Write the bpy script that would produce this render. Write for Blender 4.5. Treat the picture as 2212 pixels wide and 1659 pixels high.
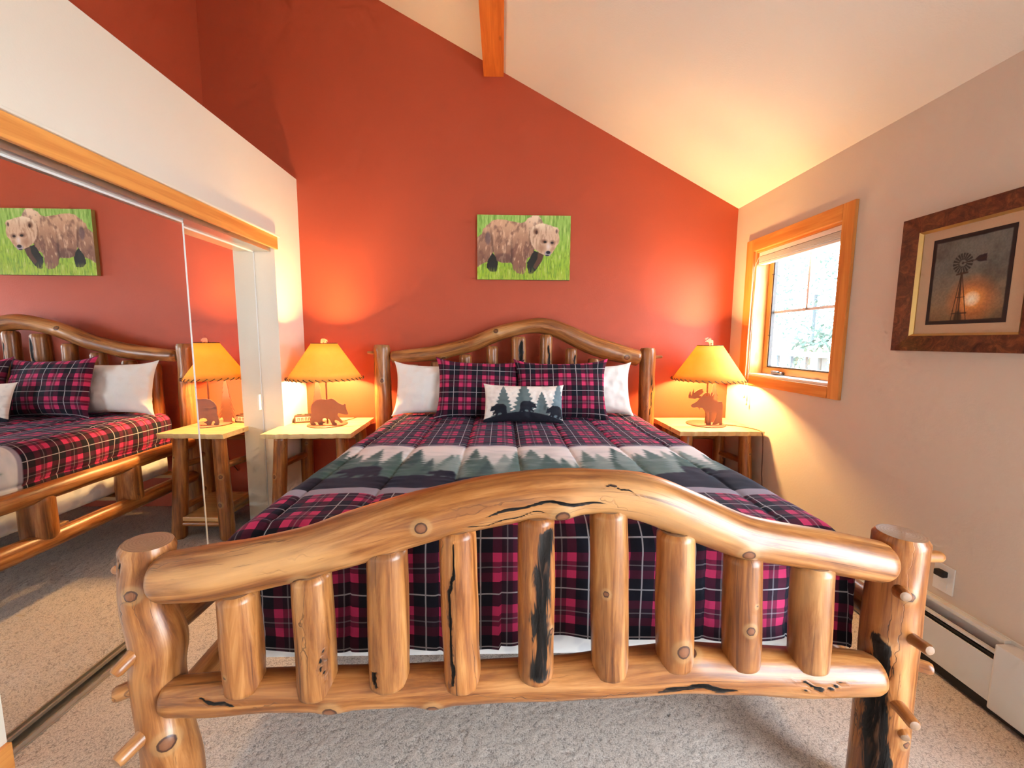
import bpy, bmesh, math, random
import numpy as np
from mathutils import Vector, Matrix

for o in list(bpy.data.objects):
    bpy.data.objects.remove(o)
scn = bpy.context.scene
COL = scn.collection
PI = math.pi

# ------------------------------------------------------------------ camera
PITCH, YAW, ROLL, FPX = 0.107, 0.026, 0.006, 870.0
cam_d = bpy.data.cameras.new('camera')
cam_o = bpy.data.objects.new('camera', cam_d)
COL.objects.link(cam_o)
fw = Vector((math.sin(YAW) * math.cos(PITCH), math.cos(YAW) * math.cos(PITCH), -math.sin(PITCH)))
rt = Vector((math.cos(YAW), -math.sin(YAW), 0))
up = rt.cross(fw)
R_ = math.cos(ROLL) * rt + math.sin(ROLL) * up
U_ = -math.sin(ROLL) * rt + math.cos(ROLL) * up
cam_o.matrix_world = Matrix(((R_.x, U_.x, -fw.x, 0), (R_.y, U_.y, -fw.y, 0), (R_.z, U_.z, -fw.z, 1.352), (0, 0, 0, 1)))
cam_d.sensor_fit = 'HORIZONTAL'
cam_d.sensor_width = 36.0
cam_d.lens = FPX / 2212 * 36.0
cam_d.clip_start = 0.02
scn.camera = cam_o

# ------------------------------------------------------------------ daylight and exposure
SKY_STRENGTH = 11.0
LAMP_W = 82.0
scn.view_settings.view_transform = 'Standard'
scn.view_settings.look = 'None'
scn.view_settings.gamma = 1.0
scn.view_settings.use_curve_mapping = False
scn.view_settings.exposure = 1.12
world = bpy.data.worlds.new('sky')
scn.world = world
world.use_nodes = True
bg = world.node_tree.nodes['Background']
bg.inputs['Color'].default_value = (0.78, 0.88, 1.0, 1)
bg.inputs['Strength'].default_value = SKY_STRENGTH
scn.cycles.max_bounces = 7
scn.cycles.diffuse_bounces = 4
scn.cycles.glossy_bounces = 4
scn.cycles.transparent_max_bounces = 8
scn.cycles.sample_clamp_indirect = 3.0
scn.cycles.adaptive_threshold = 0.1
scn.cycles.adaptive_min_samples = 12


def portal(name, loc, rot, sx, sy):
    l = bpy.data.lights.new(name, 'AREA')
    l.shape = 'RECTANGLE'
    l.size, l.size_y = sx, sy
    l.cycles.is_portal = True
    o = bpy.data.objects.new(name, l)
    COL.objects.link(o)
    o.location, o.rotation_euler = loc, rot
    return o


# room dimensions (metres)
YB, YF = 3.22, -2.3            # bed wall, wall behind the camera
XL, XR, XU = -1.55, 1.841, -2.2  # closet wall, window wall, red wall above the closet
EAVE, SLOPE = 2.385, 0.516
LEDGE = 2.55


def ceil_z(x):
    return EAVE + SLOPE * (XR - x)


portal('daylight_portal', (1.99, 2.57, 1.555), (0, PI / 2, 0), 0.9, 0.78)
portal('daylight_portal', (1.99, -0.55, 1.05), (0, PI / 2, 0), 2.05, 2.0)

# ------------------------------------------------------------------ generic helpers


def tag(o, label=None, cat=None, group=None, kind=None):
    if label:
        o['label'] = label
    if cat:
        o['category'] = cat
    if group:
        o['group'] = group
    if kind:
        o['kind'] = kind
    return o


def thing(name, label, cat, loc=(0, 0, 0), group=None, kind=None):
    o = bpy.data.objects.new(name, None)
    o.empty_display_size = 0.1
    COL.objects.link(o)
    o.location = loc
    return tag(o, label, cat, group, kind)


def meshobj(name, verts, faces, mat, parent=None, smooth=False, attrs=None, uv=None):
    me = bpy.data.meshes.new(name)
    me.from_pydata([tuple(map(float, v)) for v in verts], [], faces)
    if smooth:
        me.polygons.foreach_set('use_smooth', [True] * len(me.polygons))
    if mat:
        me.materials.append(mat)
    if attrs:
        for an, (typ, data) in attrs.items():
            a = me.attributes.new(an, typ, 'POINT')
            key = {'FLOAT': 'value', 'FLOAT_VECTOR': 'vector', 'FLOAT_COLOR': 'color'}[typ]
            a.data.foreach_set(key, np.asarray(data, dtype=np.float32).ravel())
    me.update()
    o = bpy.data.objects.new(name, me)
    COL.objects.link(o)
    if parent:
        o.parent = parent
    return o


def bm_obj(name, bm, mat, parent=None, smooth=False):
    me = bpy.data.meshes.new(name)
    bm.normal_update()
    bm.to_mesh(me)
    bm.free()
    if smooth:
        me.polygons.foreach_set('use_smooth', [True] * len(me.polygons))
    if mat:
        me.materials.append(mat)
    o = bpy.data.objects.new(name, me)
    COL.objects.link(o)
    if parent:
        o.parent = parent
    return o


def bm_box(bm, a, b, bev=0.0):
    r = bmesh.ops.create_cube(bm, size=1.0)
    vs = r['verts']
    for v in vs:
        v.co = Vector(((a[i] + b[i]) / 2 + v.co[i] * (b[i] - a[i]) for i in range(3)))
    if bev > 0:
        es = list({e for v in vs for e in v.link_edges})
        bmesh.ops.bevel(bm, geom=es, offset=bev, segments=2, affect='EDGES', profile=0.6)


def box(name, a, b, mat, parent=None, bev=0.0):
    a, b = [min(p, q) for p, q in zip(a, b)], [max(p, q) for p, q in zip(a, b)]
    bm = bmesh.new()
    bm_box(bm, a, b, bev)
    return bm_obj(name, bm, mat, parent)


def boxes(name, lst, mat, parent=None, bev=0.0):
    bm = bmesh.new()
    for a, b in lst:
        a, b = [min(p, q) for p, q in zip(a, b)], [max(p, q) for p, q in zip(a, b)]
        bm_box(bm, a, b, bev)
    return bm_obj(name, bm, mat, parent)


def prism(name, poly, mat, parent, axis='Y', a=0.0, b=0.01):
    """extrude a 2D outline: axis Y -> outline is (x, z); axis X -> (y, z)"""
    n = len(poly)

    def p3(p, d):
        return (p[0], d, p[1]) if axis == 'Y' else (d, p[0], p[1])
    v = [p3(p, a) for p in poly] + [p3(p, b) for p in poly]
    f = [tuple(range(n)), tuple(range(2 * n - 1, n - 1, -1))]
    f += [(i, n + i, n + (i + 1) % n, (i + 1) % n) for i in range(n)]
    bm = bmesh.new()
    vs = [bm.verts.new(q) for q in v]
    for q in f:
        bm.faces.new([vs[i] for i in q])
    bmesh.ops.recalc_face_normals(bm, faces=bm.faces)
    return bm_obj(name, bm, mat, parent)


def lathe(name, prof, mat, parent=None, n=48, loc=(0, 0, 0), smooth=True):
    v, f = [], []
    for (r, z) in prof:
        for k in range(n):
            t = 2 * PI * k / n
            v.append((loc[0] + r * math.cos(t), loc[1] + r * math.sin(t), loc[2] + z))
    for i in range(len(prof) - 1):
        for k in range(n):
            k2 = (k + 1) % n
            f.append((i * n + k, i * n + k2, (i + 1) * n + k2, (i + 1) * n + k))
    return meshobj(name, v, f, mat, parent, smooth)


def tube_geo(pts, r, n=8):
    P = [Vector(p) for p in pts]
    v, f = [], []
    for i, p in enumerate(P):
        t = (P[min(i + 1, len(P) - 1)] - P[max(i - 1, 0)]).normalized()
        ref = Vector((0, 0, 1)) if abs(t.z) < 0.9 else Vector((1, 0, 0))
        a = t.cross(ref).normalized()
        b = t.cross(a)
        for k in range(n):
            q = 2 * PI * k / n
            v.append(p + r * (math.cos(q) * a + math.sin(q) * b))
    for i in range(len(P) - 1):
        for k in range(n):
            k2 = (k + 1) % n
            f.append((i * n + k, i * n + k2, (i + 1) * n + k2, (i + 1) * n + k))
    f.append(tuple(range(n)))
    f.append(tuple(range(len(v) - 1, len(v) - n - 1, -1)))
    return v, f


def tube(name, pts, r, mat, parent=None, n=8):
    v, f = tube_geo(pts, r, n)
    return meshobj(name, v, f, mat, parent, True)


def catmull(pts, step):
    P = np.array(pts, float)
    if len(P) == 2:
        n = max(3, int(np.linalg.norm(P[1, :3] - P[0, :3]) / step))
        t = np.linspace(0, 1, n)[:, None]
        return P[0] * (1 - t) + P[1] * t
    Q = np.vstack([2 * P[0] - P[1], P, 2 * P[-1] - P[-2]])
    out = []
    for i in range(1, len(Q) - 2):
        n = max(2, int(np.linalg.norm(Q[i + 1, :3] - Q[i, :3]) / step))
        t = np.linspace(0, 1, n, endpoint=False)[:, None]
        p0, p1, p2, p3 = Q[i - 1], Q[i], Q[i + 1], Q[i + 2]
        out.append(0.5 * ((2 * p1) + (-p0 + p2) * t + (2 * p0 - 5 * p1 + 4 * p2 - p3) * t * t + (-p0 + 3 * p1 - 3 * p2 + p3) * t ** 3))
    out.append(P[-1][None])
    return np.vstack(out)


# value noise in numpy (used to paint prints and to wrinkle cloth)
def _hash(i, j, s):
    h = np.sin(i * 127.1 + j * 311.7 + s * 74.7) * 43758.5453
    return h - np.floor(h)


def vnoise(x, y, seed=0):
    xi, yi = np.floor(x), np.floor(y)
    fx, fy = x - xi, y - yi
    fx, fy = fx * fx * (3 - 2 * fx), fy * fy * (3 - 2 * fy)
    a, b = _hash(xi, yi, seed), _hash(xi + 1, yi, seed)
    c, d = _hash(xi, yi + 1, seed), _hash(xi + 1, yi + 1, seed)
    return (a * (1 - fx) + b * fx) * (1 - fy) + (c * (1 - fx) + d * fx) * fy


def fbm(x, y, seed=0, oct=4):
    s, a, t = 0, 0.5, 0
    for k in range(oct):
        s = s + a * vnoise(x * 2 ** k, y * 2 ** k, seed + k * 13)
        t += a
        a *= 0.5
    return s / t


def inpoly(x, y, poly):
    m = np.zeros(x.shape, bool)
    n = len(poly)
    for i in range(n):
        x0, y0 = poly[i]
        x1, y1 = poly[(i + 1) % n]
        if y0 == y1:
            continue
        c = ((y0 > y) != (y1 > y)) & (x < (x1 - x0) * (y - y0) / (y1 - y0) + x0)
        m ^= c
    return m


def blur(m, n=1):
    m = m.astype(float)
    for _ in range(n):
        p = np.pad(m, 1, mode='edge')
        m = (p[:-2, 1:-1] + p[2:, 1:-1] + p[1:-1, :-2] + p[1:-1, 2:] + 2 * p[1:-1, 1:-1]) / 6
    return m


def lin(c):
    c = np.clip(np.asarray(c, float), 0, 1)
    return np.where(c <= 0.04045, c / 12.92, ((c + 0.055) / 1.055) ** 2.4)


def mixc(img, col, m):
    m = m[..., None]
    return img * (1 - m) + np.asarray(col) * m


# ------------------------------------------------------------------ materials
class NT:
    def __init__(s, name):
        s.m = bpy.data.materials.new(name)
        s.m.use_nodes = True
        s.t = s.m.node_tree
        s.b = s.t.nodes['Principled BSDF']

    def n(s, typ, **kw):
        nd = s.t.nodes.new(typ)
        for k, v in kw.items():
            if k.startswith('i_'):
                s.set(nd.inputs[k[2:].replace('_', ' ')], v)
            else:
                setattr(nd, k, v)
        return nd

    def set(s, inp, v):
        if isinstance(v, bpy.types.NodeSocket):
            s.t.links.new(v, inp)
        else:
            inp.default_value = v

    def math(s, op, a, b=None, c=None, clamp=False):
        nd = s.t.nodes.new('ShaderNodeMath')
        nd.operation = op
        nd.use_clamp = clamp
        for i, v in enumerate((a, b, c)):
            if v is not None:
                s.set(nd.inputs[i], v)
        return nd.outputs[0]

    def vmul(s, v, k):
        nd = s.t.nodes.new('ShaderNodeVectorMath')
        nd.operation = 'MULTIPLY'
        s.set(nd.inputs[0], v)
        nd.inputs[1].default_value = k
        return nd.outputs[0]

    def noise(s, vec, scale=1.0, detail=4.0, rough=0.55, dist=0.0):
        nd = s.t.nodes.new('ShaderNodeTexNoise')
        if vec is not None:
            s.set(nd.inputs['Vector'], vec)
        nd.inputs['Scale'].default_value = scale
        nd.inputs['Detail'].default_value = detail
        nd.inputs['Roughness'].default_value = rough
        nd.inputs['Distortion'].default_value = dist
        return nd.outputs['Fac']

    def ramp(s, fac, stops, interp='LINEAR'):
        nd = s.t.nodes.new('ShaderNodeValToRGB')
        cr = nd.color_ramp
        cr.interpolation = interp
        while len(cr.elements) < len(stops):
            cr.elements.new(0.5)
        for e, (p, c) in zip(cr.elements, stops):
            e.position = p
            e.color = (*c, 1) if len(c) == 3 else c
        s.set(nd.inputs[0], fac)
        return nd.outputs[0]

    def smooth(s, v, lo, hi):
        nd = s.t.nodes.new('ShaderNodeMapRange')
        nd.interpolation_type = 'SMOOTHSTEP'
        s.set(nd.inputs[0], v)
        nd.inputs[1].default_value = lo
        nd.inputs[2].default_value = hi
        return nd.outputs[0]

    def mix(s, fac, a, b, mode='MIX'):
        nd = s.t.nodes.new('ShaderNodeMix')
        nd.data_type = 'RGBA'
        nd.blend_type = mode
        s.set(nd.inputs[0], fac)
        for i, v in ((6, a), (7, b)):
            if isinstance(v, tuple) and len(v) == 3:
                v = (*v, 1)
            s.set(nd.inputs[i], v)
        return nd.outputs[2]

    def attr(s, name):
        nd = s.t.nodes.new('ShaderNodeAttribute')
        nd.attribute_name = name
        return nd

    def coord(s, which='Object'):
        return s.t.nodes.new('ShaderNodeTexCoord').outputs[which]

    def sep(s, v):
        nd = s.t.nodes.new('ShaderNodeSeparateXYZ')
        s.set(nd.inputs[0], v)
        return nd.outputs

    def bump(s, h, strength=0.3, dist=0.01):
        nd = s.t.nodes.new('ShaderNodeBump')
        nd.inputs['Strength'].default_value = strength
        nd.inputs['Distance'].default_value = dist
        s.set(nd.inputs['Height'], h)
        s.t.links.new(nd.outputs[0], s.b.inputs['Normal'])

    def done(s, col=None, rough=0.6, **kw):
        if col is not None:
            if isinstance(col, tuple) and len(col) == 3:
                col = (*col, 1)
            s.set(s.b.inputs['Base Color'], col)
        s.set(s.b.inputs['Roughness'], rough)
        for k, v in kw.items():
            s.set(s.b.inputs[k.replace('_', ' ')], v)
        return s.m


def paint(name, col, rough=0.75, bump=0.12, var=0.04):
    g = NT(name)
    c = g.coord('Object')
    n = g.noise(c, 2.5, 3)
    dark = tuple(k * (1 - var) for k in col)
    colr = g.mix(n, dark, col)
    g.bump(g.noise(c, 110, 3), bump, 0.004)
    return g.done(colr, rough)


M = {}
M['red'] = paint('terracotta_paint', (0.50, 0.080, 0.033), 0.6)
M['cream'] = paint('cream_paint', (0.80, 0.74, 0.63), 0.7)
M['ceil'] = paint('ceiling_paint', (0.82, 0.78, 0.71), 0.8, 0.2)
M['greige'] = paint('beige_paint', (0.72, 0.62, 0.52), 0.7)
M['white'] = paint('white_enamel', (0.82, 0.81, 0.78), 0.35, 0.03)
M['heater'] = paint('heater_enamel', (0.72, 0.72, 0.70), 0.4, 0.02)


def plain(name, col, rough=0.5, **kw):
    g = NT(name)
    n = g.noise(g.coord('Object'), 30, 3)
    return g.done(g.mix(n, tuple(k * 0.85 for k in col), col), rough, **kw)


M['black'] = plain('black_plastic', (0.015, 0.015, 0.018), 0.45)
M['slot_shade'] = plain('heater_slot_shade', (0.012, 0.012, 0.014), 0.6)  # near-black colour stands for the shade in the heater openings
M['alu'] = plain('track_metal', (0.62, 0.58, 0.52), 0.3, Metallic=0.9)
M['chrome'] = plain('crank_metal', (0.25, 0.24, 0.23), 0.25, Metallic=1.0)
M['rust'] = plain('rusted_steel', (0.24, 0.095, 0.062), 0.5)
M['lace'] = plain('leather_lace', (0.10, 0.035, 0.015), 0.7)
M['cord'] = plain('cord_rubber', (0.10, 0.035, 0.025), 0.5)
M['string'] = plain('blind_string', (0.75, 0.68, 0.55), 0.7)
M['gold'] = plain('gold_liner', (0.75, 0.50, 0.20), 0.28, Metallic=0.8)
M['gasket'] = plain('window_gasket', (0.05, 0.035, 0.03), 0.5)
M['deck'] = plain('weathered_board', (0.045, 0.06, 0.065), 0.8)
M['concrete'] = plain('pale_ground', (0.55, 0.55, 0.52), 0.9)
M['leaf'] = plain('garden_leaf', (0.04, 0.075, 0.055), 0.7)
M['siding'] = plain('neighbour_siding', (0.42, 0.43, 0.44), 0.8)


def mk_mirror():
    g = NT('mirror_silver')
    return g.done((0.90, 0.90, 0.89), 0.0, Metallic=1.0)


M['mirror'] = mk_mirror()


def mk_glass():
    g = NT('window_glass')
    tr = g.n('ShaderNodeBsdfTransparent')
    tr.inputs[0].default_value = (0.97, 0.99, 0.98, 1)
    gl = g.n('ShaderNodeBsdfGlossy')
    gl.inputs['Roughness'].default_value = 0.0
    mx = g.n('ShaderNodeMixShader')
    mx.inputs[0].default_value = 0.05
    g.t.links.new(tr.outputs[0], mx.inputs[1])
    g.t.links.new(gl.outputs[0], mx.inputs[2])
    g.t.links.new(mx.outputs[0], g.t.nodes['Material Output'].inputs[0])
    return g.m


M['glass'] = mk_glass()


def mk_log(name, honey=1.0):
    g = NT(name)
    lc = g.attr('lc').outputs['Vector']
    aux = g.sep(g.attr('aux').outputs['Vector'])
    kd, ch, cap = aux[0], aux[1], aux[2]
    grain = g.noise(g.vmul(lc, (34, 34, 2.2)), 1.0, 5, 0.68, 0.6)
    base = g.ramp(grain, [(0.30, (0.085, 0.026, 0.007)), (0.42, (0.20, 0.076, 0.021)), (0.54, (0.32, 0.143, 0.046)), (0.68, (0.45, 0.245, 0.10))])
    patch = g.noise(g.vmul(lc, (9, 9, 3.2)), 1.0, 3, 0.6, 1.2)
    base = g.mix(g.math('MULTIPLY', g.smooth(patch, 0.52, 0.72), 0.7), base, (0.17, 0.075, 0.035))
    pale = g.noise(g.vmul(lc, (7, 7, 2.0)), 1.0, 3, 0.5, 0.4)
    base = g.mix(g.math('MULTIPLY', g.smooth(pale, 0.55, 0.75), 0.6), base, (0.58, 0.37, 0.18))
    st = g.noise(g.vmul(lc, (48, 48, 1.1)), 1.0, 4, 0.6, 1.5)
    base = g.mix(g.math('MULTIPLY', g.smooth(st, 0.60, 0.70), 0.75), base, (0.075, 0.024, 0.010))
    # fine dark drying checks
    vo = g.n('ShaderNodeTexVoronoi', feature='DISTANCE_TO_EDGE')
    wv = g.n('ShaderNodeVectorMath', operation='ADD')
    nz = g.n('ShaderNodeTexNoise')
    g.t.links.new(lc, nz.inputs['Vector'])
    nz.inputs['Scale'].default_value = 26
    sc = g.vmul(nz.outputs['Color'], (0.32, 0.32, 0.32))
    g.t.links.new(g.vmul(lc, (20, 20, 1.5)), wv.inputs[0])
    g.t.links.new(sc, wv.inputs[1])
    g.t.links.new(wv.outputs[0], vo.inputs['Vector'])
    vo.inputs['Scale'].default_value = 1.0
    crk = g.math('SUBTRACT', 1.0, g.smooth(vo.outputs['Distance'], 0.004, 0.016))
    msk = g.smooth(g.noise(g.vmul(lc, (5, 5, 2)), 1.0, 2), 0.55, 0.64)
    base = g.mix(g.math('MULTIPLY', g.math('MULTIPLY', crk, msk), 0.75), base, (0.055, 0.025, 0.018))
    oi = g.n('ShaderNodeObjectInfo').outputs['Random']
    base = g.mix(g.math('MULTIPLY', oi, 0.5), base, (1.15, 0.86, 0.58), 'MULTIPLY')
    base = g.mix(1.0, base, (1.12, 0.99, 0.84), 'MULTIPLY')
    # knots
    kr = g.ramp(kd, [(0.0, (0.26, 0.10, 0.042)), (0.30, (0.20, 0.070, 0.028)), (0.36, (0.06, 0.018, 0.009)), (0.42, (0.08, 0.026, 0.012)), (0.47, (0.42, 0.23, 0.09)), (0.70, (0.48, 0.28, 0.12)), (0.85, (0.34, 0.17, 0.065))])
    km = g.math('SUBTRACT', 1.0, g.math('ADD', g.math('MULTIPLY', g.smooth(kd, 0.43, 0.50), 0.55), g.math('MULTIPLY', g.smooth(kd, 0.55, 1.0), 0.45)))
    base = g.mix(km, base, kr)
    # charred bark
    cn = g.noise(g.vmul(lc, (40, 40, 7)), 1.0, 3, 0.7, 0.8)
    chc = g.ramp(cn, [(0.35, (0.006, 0.005, 0.004)), (0.6, (0.018, 0.013, 0.011)), (0.72, (0.10, 0.045, 0.025))])
    base = g.mix(g.smooth(g.math('ADD', ch, g.math('MULTIPLY', g.math('SUBTRACT', cn, 0.5), 1.7)), 0.40, 0.62), base, chc)
    # sawn ends with growth rings
    rg = g.math('SINE', g.math('MULTIPLY', g.math('ADD', cap, g.math('MULTIPLY', g.noise(lc, 30, 2), 0.12)), 48))
    cc = g.mix(g.math('MULTIPLY', g.math('ADD', rg, 1.0), 0.5), (0.27, 0.14, 0.075), (0.36, 0.21, 0.12))
    base = g.mix(g.smooth(cap, 0.0, 0.001), base, cc)
    h = g.math('ADD', g.math('MULTIPLY', grain, 0.6), g.math('MULTIPLY', cn, g.math('MULTIPLY', ch, 6.0)))
    h = g.math('SUBTRACT', h, g.math('MULTIPLY', g.math('MULTIPLY', crk, msk), 0.8))
    g.bump(h, 0.35, 0.004)
    return g.done(base, g.math('ADD', 0.33, g.math('MULTIPLY', ch, 0.5)), Coat_Weight=g.math('MULTIPLY', g.math('SUBTRACT', 1.0, ch), 0.2), Coat_Roughness=0.22, Specular_IOR_Level=g.math('SUBTRACT', 0.5, g.math('MULTIPLY', ch, 0.45)))


M['log'] = mk_log('varnished_log')


def mk_pine(name, axis, c0, c1, knots=True, rough=0.4):
    g = NT(name)
    c = g.coord('Object')
    k = [26, 26, 26]
    k[axis] = 1.6
    gr = g.noise(g.vmul(c, tuple(k)), 1.0, 6, 0.6, 0.7)
    col = g.mix(g.smooth(gr, 0.3, 0.7), c0, c1)
    if knots:
        kk = [9, 9, 9]
        kk[axis] = 3.4
        vo = g.n('ShaderNodeTexVoronoi')
        g.t.links.new(g.vmul(c, tuple(kk)), vo.inputs['Vector'])
        vo.inputs['Scale'].default_value = 1.0
        km = g.math('SUBTRACT', 1.0, g.smooth(vo.outputs['Distance'], 0.09, 0.16))
        gate = g.smooth(g.sep(vo.outputs['Color'])[0], 0.45, 0.5)
        col = g.mix(g.math('MULTIPLY', g.math('MULTIPLY', km, gate), 0.75), col, (0.20, 0.055, 0.015))
    g.bump(gr, 0.12, 0.002)
    return g.done(col, rough, Coat_Weight=0.2, Coat_Roughness=0.25)


ORA0, ORA1 = (0.62, 0.22, 0.045), (0.80, 0.36, 0.09)
M['pine_y'] = mk_pine('pine_trim_along', 1, ORA0, ORA1)
M['pine_z'] = mk_pine('pine_trim_upright', 2, ORA0, ORA1)
M['beam'] = mk_pine('fir_beam', 1, (0.56, 0.13, 0.02), (0.74, 0.21, 0.035))
M['tabletop'] = mk_pine('pale_pine_top', 0, (0.66, 0.45, 0.21), (0.80, 0.60, 0.32))
M['shelf'] = mk_pine('pine_shelf', 0, (0.50, 0.26, 0.09), (0.66, 0.39, 0.15))


def mk_carpet():
    g = NT('carpet_pile')
    c = g.coord('Object')
    n1 = g.noise(c, 210, 3, 0.7)
    n2 = g.noise(c, 3.0, 3)
    h = g.attr('tuft').outputs['Fac']
    col = g.mix(g.smooth(n1, 0.38, 0.62), (0.20, 0.165, 0.150), (0.62, 0.54, 0.49))
    col = g.mix(g.math('MULTIPLY', h, 0.55), col, (0.66, 0.55, 0.48))
    col = g.mix(g.math('MULTIPLY', n2, 0.25), col, (0.42, 0.31, 0.24))
    g.bump(g.noise(c, 330, 2, 0.7), 0.35, 0.003)
    return g.done(col, 0.95, Sheen_Weight=0.25, Sheen_Roughness=0.5)


M['carpet'] = mk_carpet()


def mk_cloth(name, col, rough=0.85, sheen=0.2, bump=0.2):
    g = NT(name)
    c = g.coord('Object')
    n = g.noise(c, 260, 2)
    cc = g.mix(n, tuple(k * 0.9 for k in col), col)
    g.bump(g.noise(c, 400, 2), bump, 0.001)
    return g.done(cc, rough, Sheen_Weight=sheen)


M['white_cotton'] = mk_cloth('white_cotton', (0.86, 0.84, 0.82))
M['boxspring'] = None


def mk_boxspring():
    g = NT('mattress_ticking')
    c = g.coord('Object')
    w = g.n('ShaderNodeTexVoronoi')
    g.t.links.new(c, w.inputs['Vector'])
    w.inputs['Scale'].default_value = 16
    col = g.mix(g.smooth(w.outputs['Distance'], 0.25, 0.5), (0.66, 0.67, 0.70), (0.80, 0.80, 0.80))
    g.bump(w.outputs['Distance'], 0.4, 0.008)
    return g.done(col, 0.7)


M['boxspring'] = mk_boxspring()


def plaid_color(g, uv, P=0.158):
    x, y, _ = g.sep(uv)

    def one(v):
        fr = g.math('FRACT', g.math('DIVIDE', v, P))
        pk = g.ramp(fr, [(0.0, (0, 0, 0)), (0.23, (1, 1, 1)), (0.40, (0.25, 0.25, 0.25)), (0.60, (1, 1, 1)), (0.77, (0, 0, 0))], 'CONSTANT')
        ln = g.ramp(fr, [(0.0, (1, 1, 1)), (0.013, (0, 0, 0)), (0.488, (0.30, 0.30, 0.30)), (0.512, (0, 0, 0)), (0.115, (0, 0, 0)), (0.985, (1, 1, 1))], 'CONSTANT')
        return pk, ln
    pa, la = one(x)
    pb, lb = one(y)
    both = g.math('MULTIPLY', pa, pb)
    either = g.math('MULTIPLY', g.math('ADD', pa, pb), 0.5)
    c = g.mix(either, (0.010, 0.010, 0.018), (0.13, 0.012, 0.040))
    c = g.mix(both, c, (0.56, 0.035, 0.125))
    lines = g.math('MINIMUM', g.math('ADD', la, lb), 1.0)
    tw = g.math('MULTIPLY', lines, 0.5)
    return g.mix(tw, c, (0.72, 0.70, 0.74))


def mk_plaid(name, P, painted=False):
    g = NT(name)
    uv = g.attr('cuv').outputs['Vector']
    col = plaid_color(g, uv, P)
    if painted:
        a = g.attr('pcol')
        col = g.mix(a.outputs['Alpha'], col, a.outputs['Color'])
    g.bump(g.noise(g.vmul(uv, (500, 500, 500)), 1.0, 2), 0.15, 0.001)
    return g.done(col, 0.85, Sheen_Weight=0.10, Sheen_Roughness=0.4, Sheen_Tint=(0.55, 0.62, 1.0, 1.0), Specular_IOR_Level=0.2)  # blue sheen tint puts the lavender daylight cast into the cloth


M['plaid'] = mk_plaid('plaid_flannel', 0.158)
M['comforter'] = mk_plaid('printed_comforter', 0.158, True)


def mk_print(name, rough=0.6, bump=0.1):
    g = NT(name)
    a = g.attr('pcol')
    g.bump(g.noise(g.coord('Object'), 500, 2), bump, 0.001)
    return g.done(a.outputs['Color'], rough)


M['print'] = mk_print('printed_canvas')
M['print_gloss'] = mk_print('printed_photo', 0.5, 0.0)
M['knit'] = mk_print('hooked_wool', 0.9, 0.4)


def mk_frame():
    g = NT('burl_frame')
    c = g.coord('Object')
    n = g.noise(c, 22, 6, 0.7, 1.5)
    col = g.ramp(n, [(0.3, (0.035, 0.010, 0.008)), (0.5, (0.12, 0.035, 0.018)), (0.7, (0.26, 0.09, 0.035))])
    return g.done(col, 0.32, Coat_Weight=0.3)


M['frame'] = mk_frame()
M['mat'] = mk_cloth('picture_mat', (0.58, 0.40, 0.26))


def mk_shade():
    g = NT('parchment_shade')
    c = g.coord('Object')
    n = g.noise(c, 14, 5, 0.6)
    col = g.mix(n, (0.92, 0.54, 0.10), (0.96, 0.66, 0.20))
    df = g.n('ShaderNodeBsdfDiffuse')
    tl = g.n('ShaderNodeBsdfTranslucent')
    g.t.links.new(col, df.inputs[0])
    g.t.links.new(col, tl.inputs[0])
    mx = g.n('ShaderNodeMixShader')
    mx.inputs[0].default_value = 0.45
    g.t.links.new(df.outputs[0], mx.inputs[1])
    g.t.links.new(tl.outputs[0], mx.inputs[2])
    g.t.links.new(mx.outputs[0], g.t.nodes['Material Output'].inputs[0])
    return g.m


M['shade'] = mk_shade()


def mk_emit(name, col, st):
    g = NT(name)
    g.set(g.b.inputs['Emission Color'], (*col, 1))
    g.b.inputs['Emission Strength'].default_value = st
    return g.done(col, 0.5)


M['bulb'] = mk_emit('lit_bulb', (1.0, 0.72, 0.38), 6.0)
M['clock_face'] = plain('clock_face', (0.78, 0.70, 0.58), 0.3)
M['clock_digit'] = plain('clock_digits', (0.40, 0.06, 0.03), 0.4)
M['clock_body'] = plain('clock_body', (0.10, 0.045, 0.035), 0.35)

# ------------------------------------------------------------------ room shell


def struct(o, label=None, cat=None):
    return tag(o, label, cat, kind='structure')


def gable(name, y0, y1, mat, label, xa=XU - 0.1, xb=XR + 0.16):
    poly = [(xa, -0.1), (xb, -0.1), (xb, ceil_z(xb) + 0.05), (xa, ceil_z(xa) + 0.05)]
    return struct(prism(name, poly, mat, None, 'Y', y0, y1), label, 'wall')


gable('wall_back', YB, YB + 0.14, M['red'], 'terracotta red wall behind the log bed')
gable('wall_front', YF - 0.14, YF, M['cream'], 'cream wall behind the viewer')
# sloped ceiling slab
xa, xb = XU - 0.1, XR + 0.16
struct(prism('ceiling', [(xa, ceil_z(xa)), (xb, ceil_z(xb)), (xb, ceil_z(xb) + 0.15), (xa, ceil_z(xa) + 0.15)], M['ceil'], None, 'Y', YF - 0.14, YB + 0.14),
       'white sloped ceiling rising from the window wall', 'ceiling')
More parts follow.
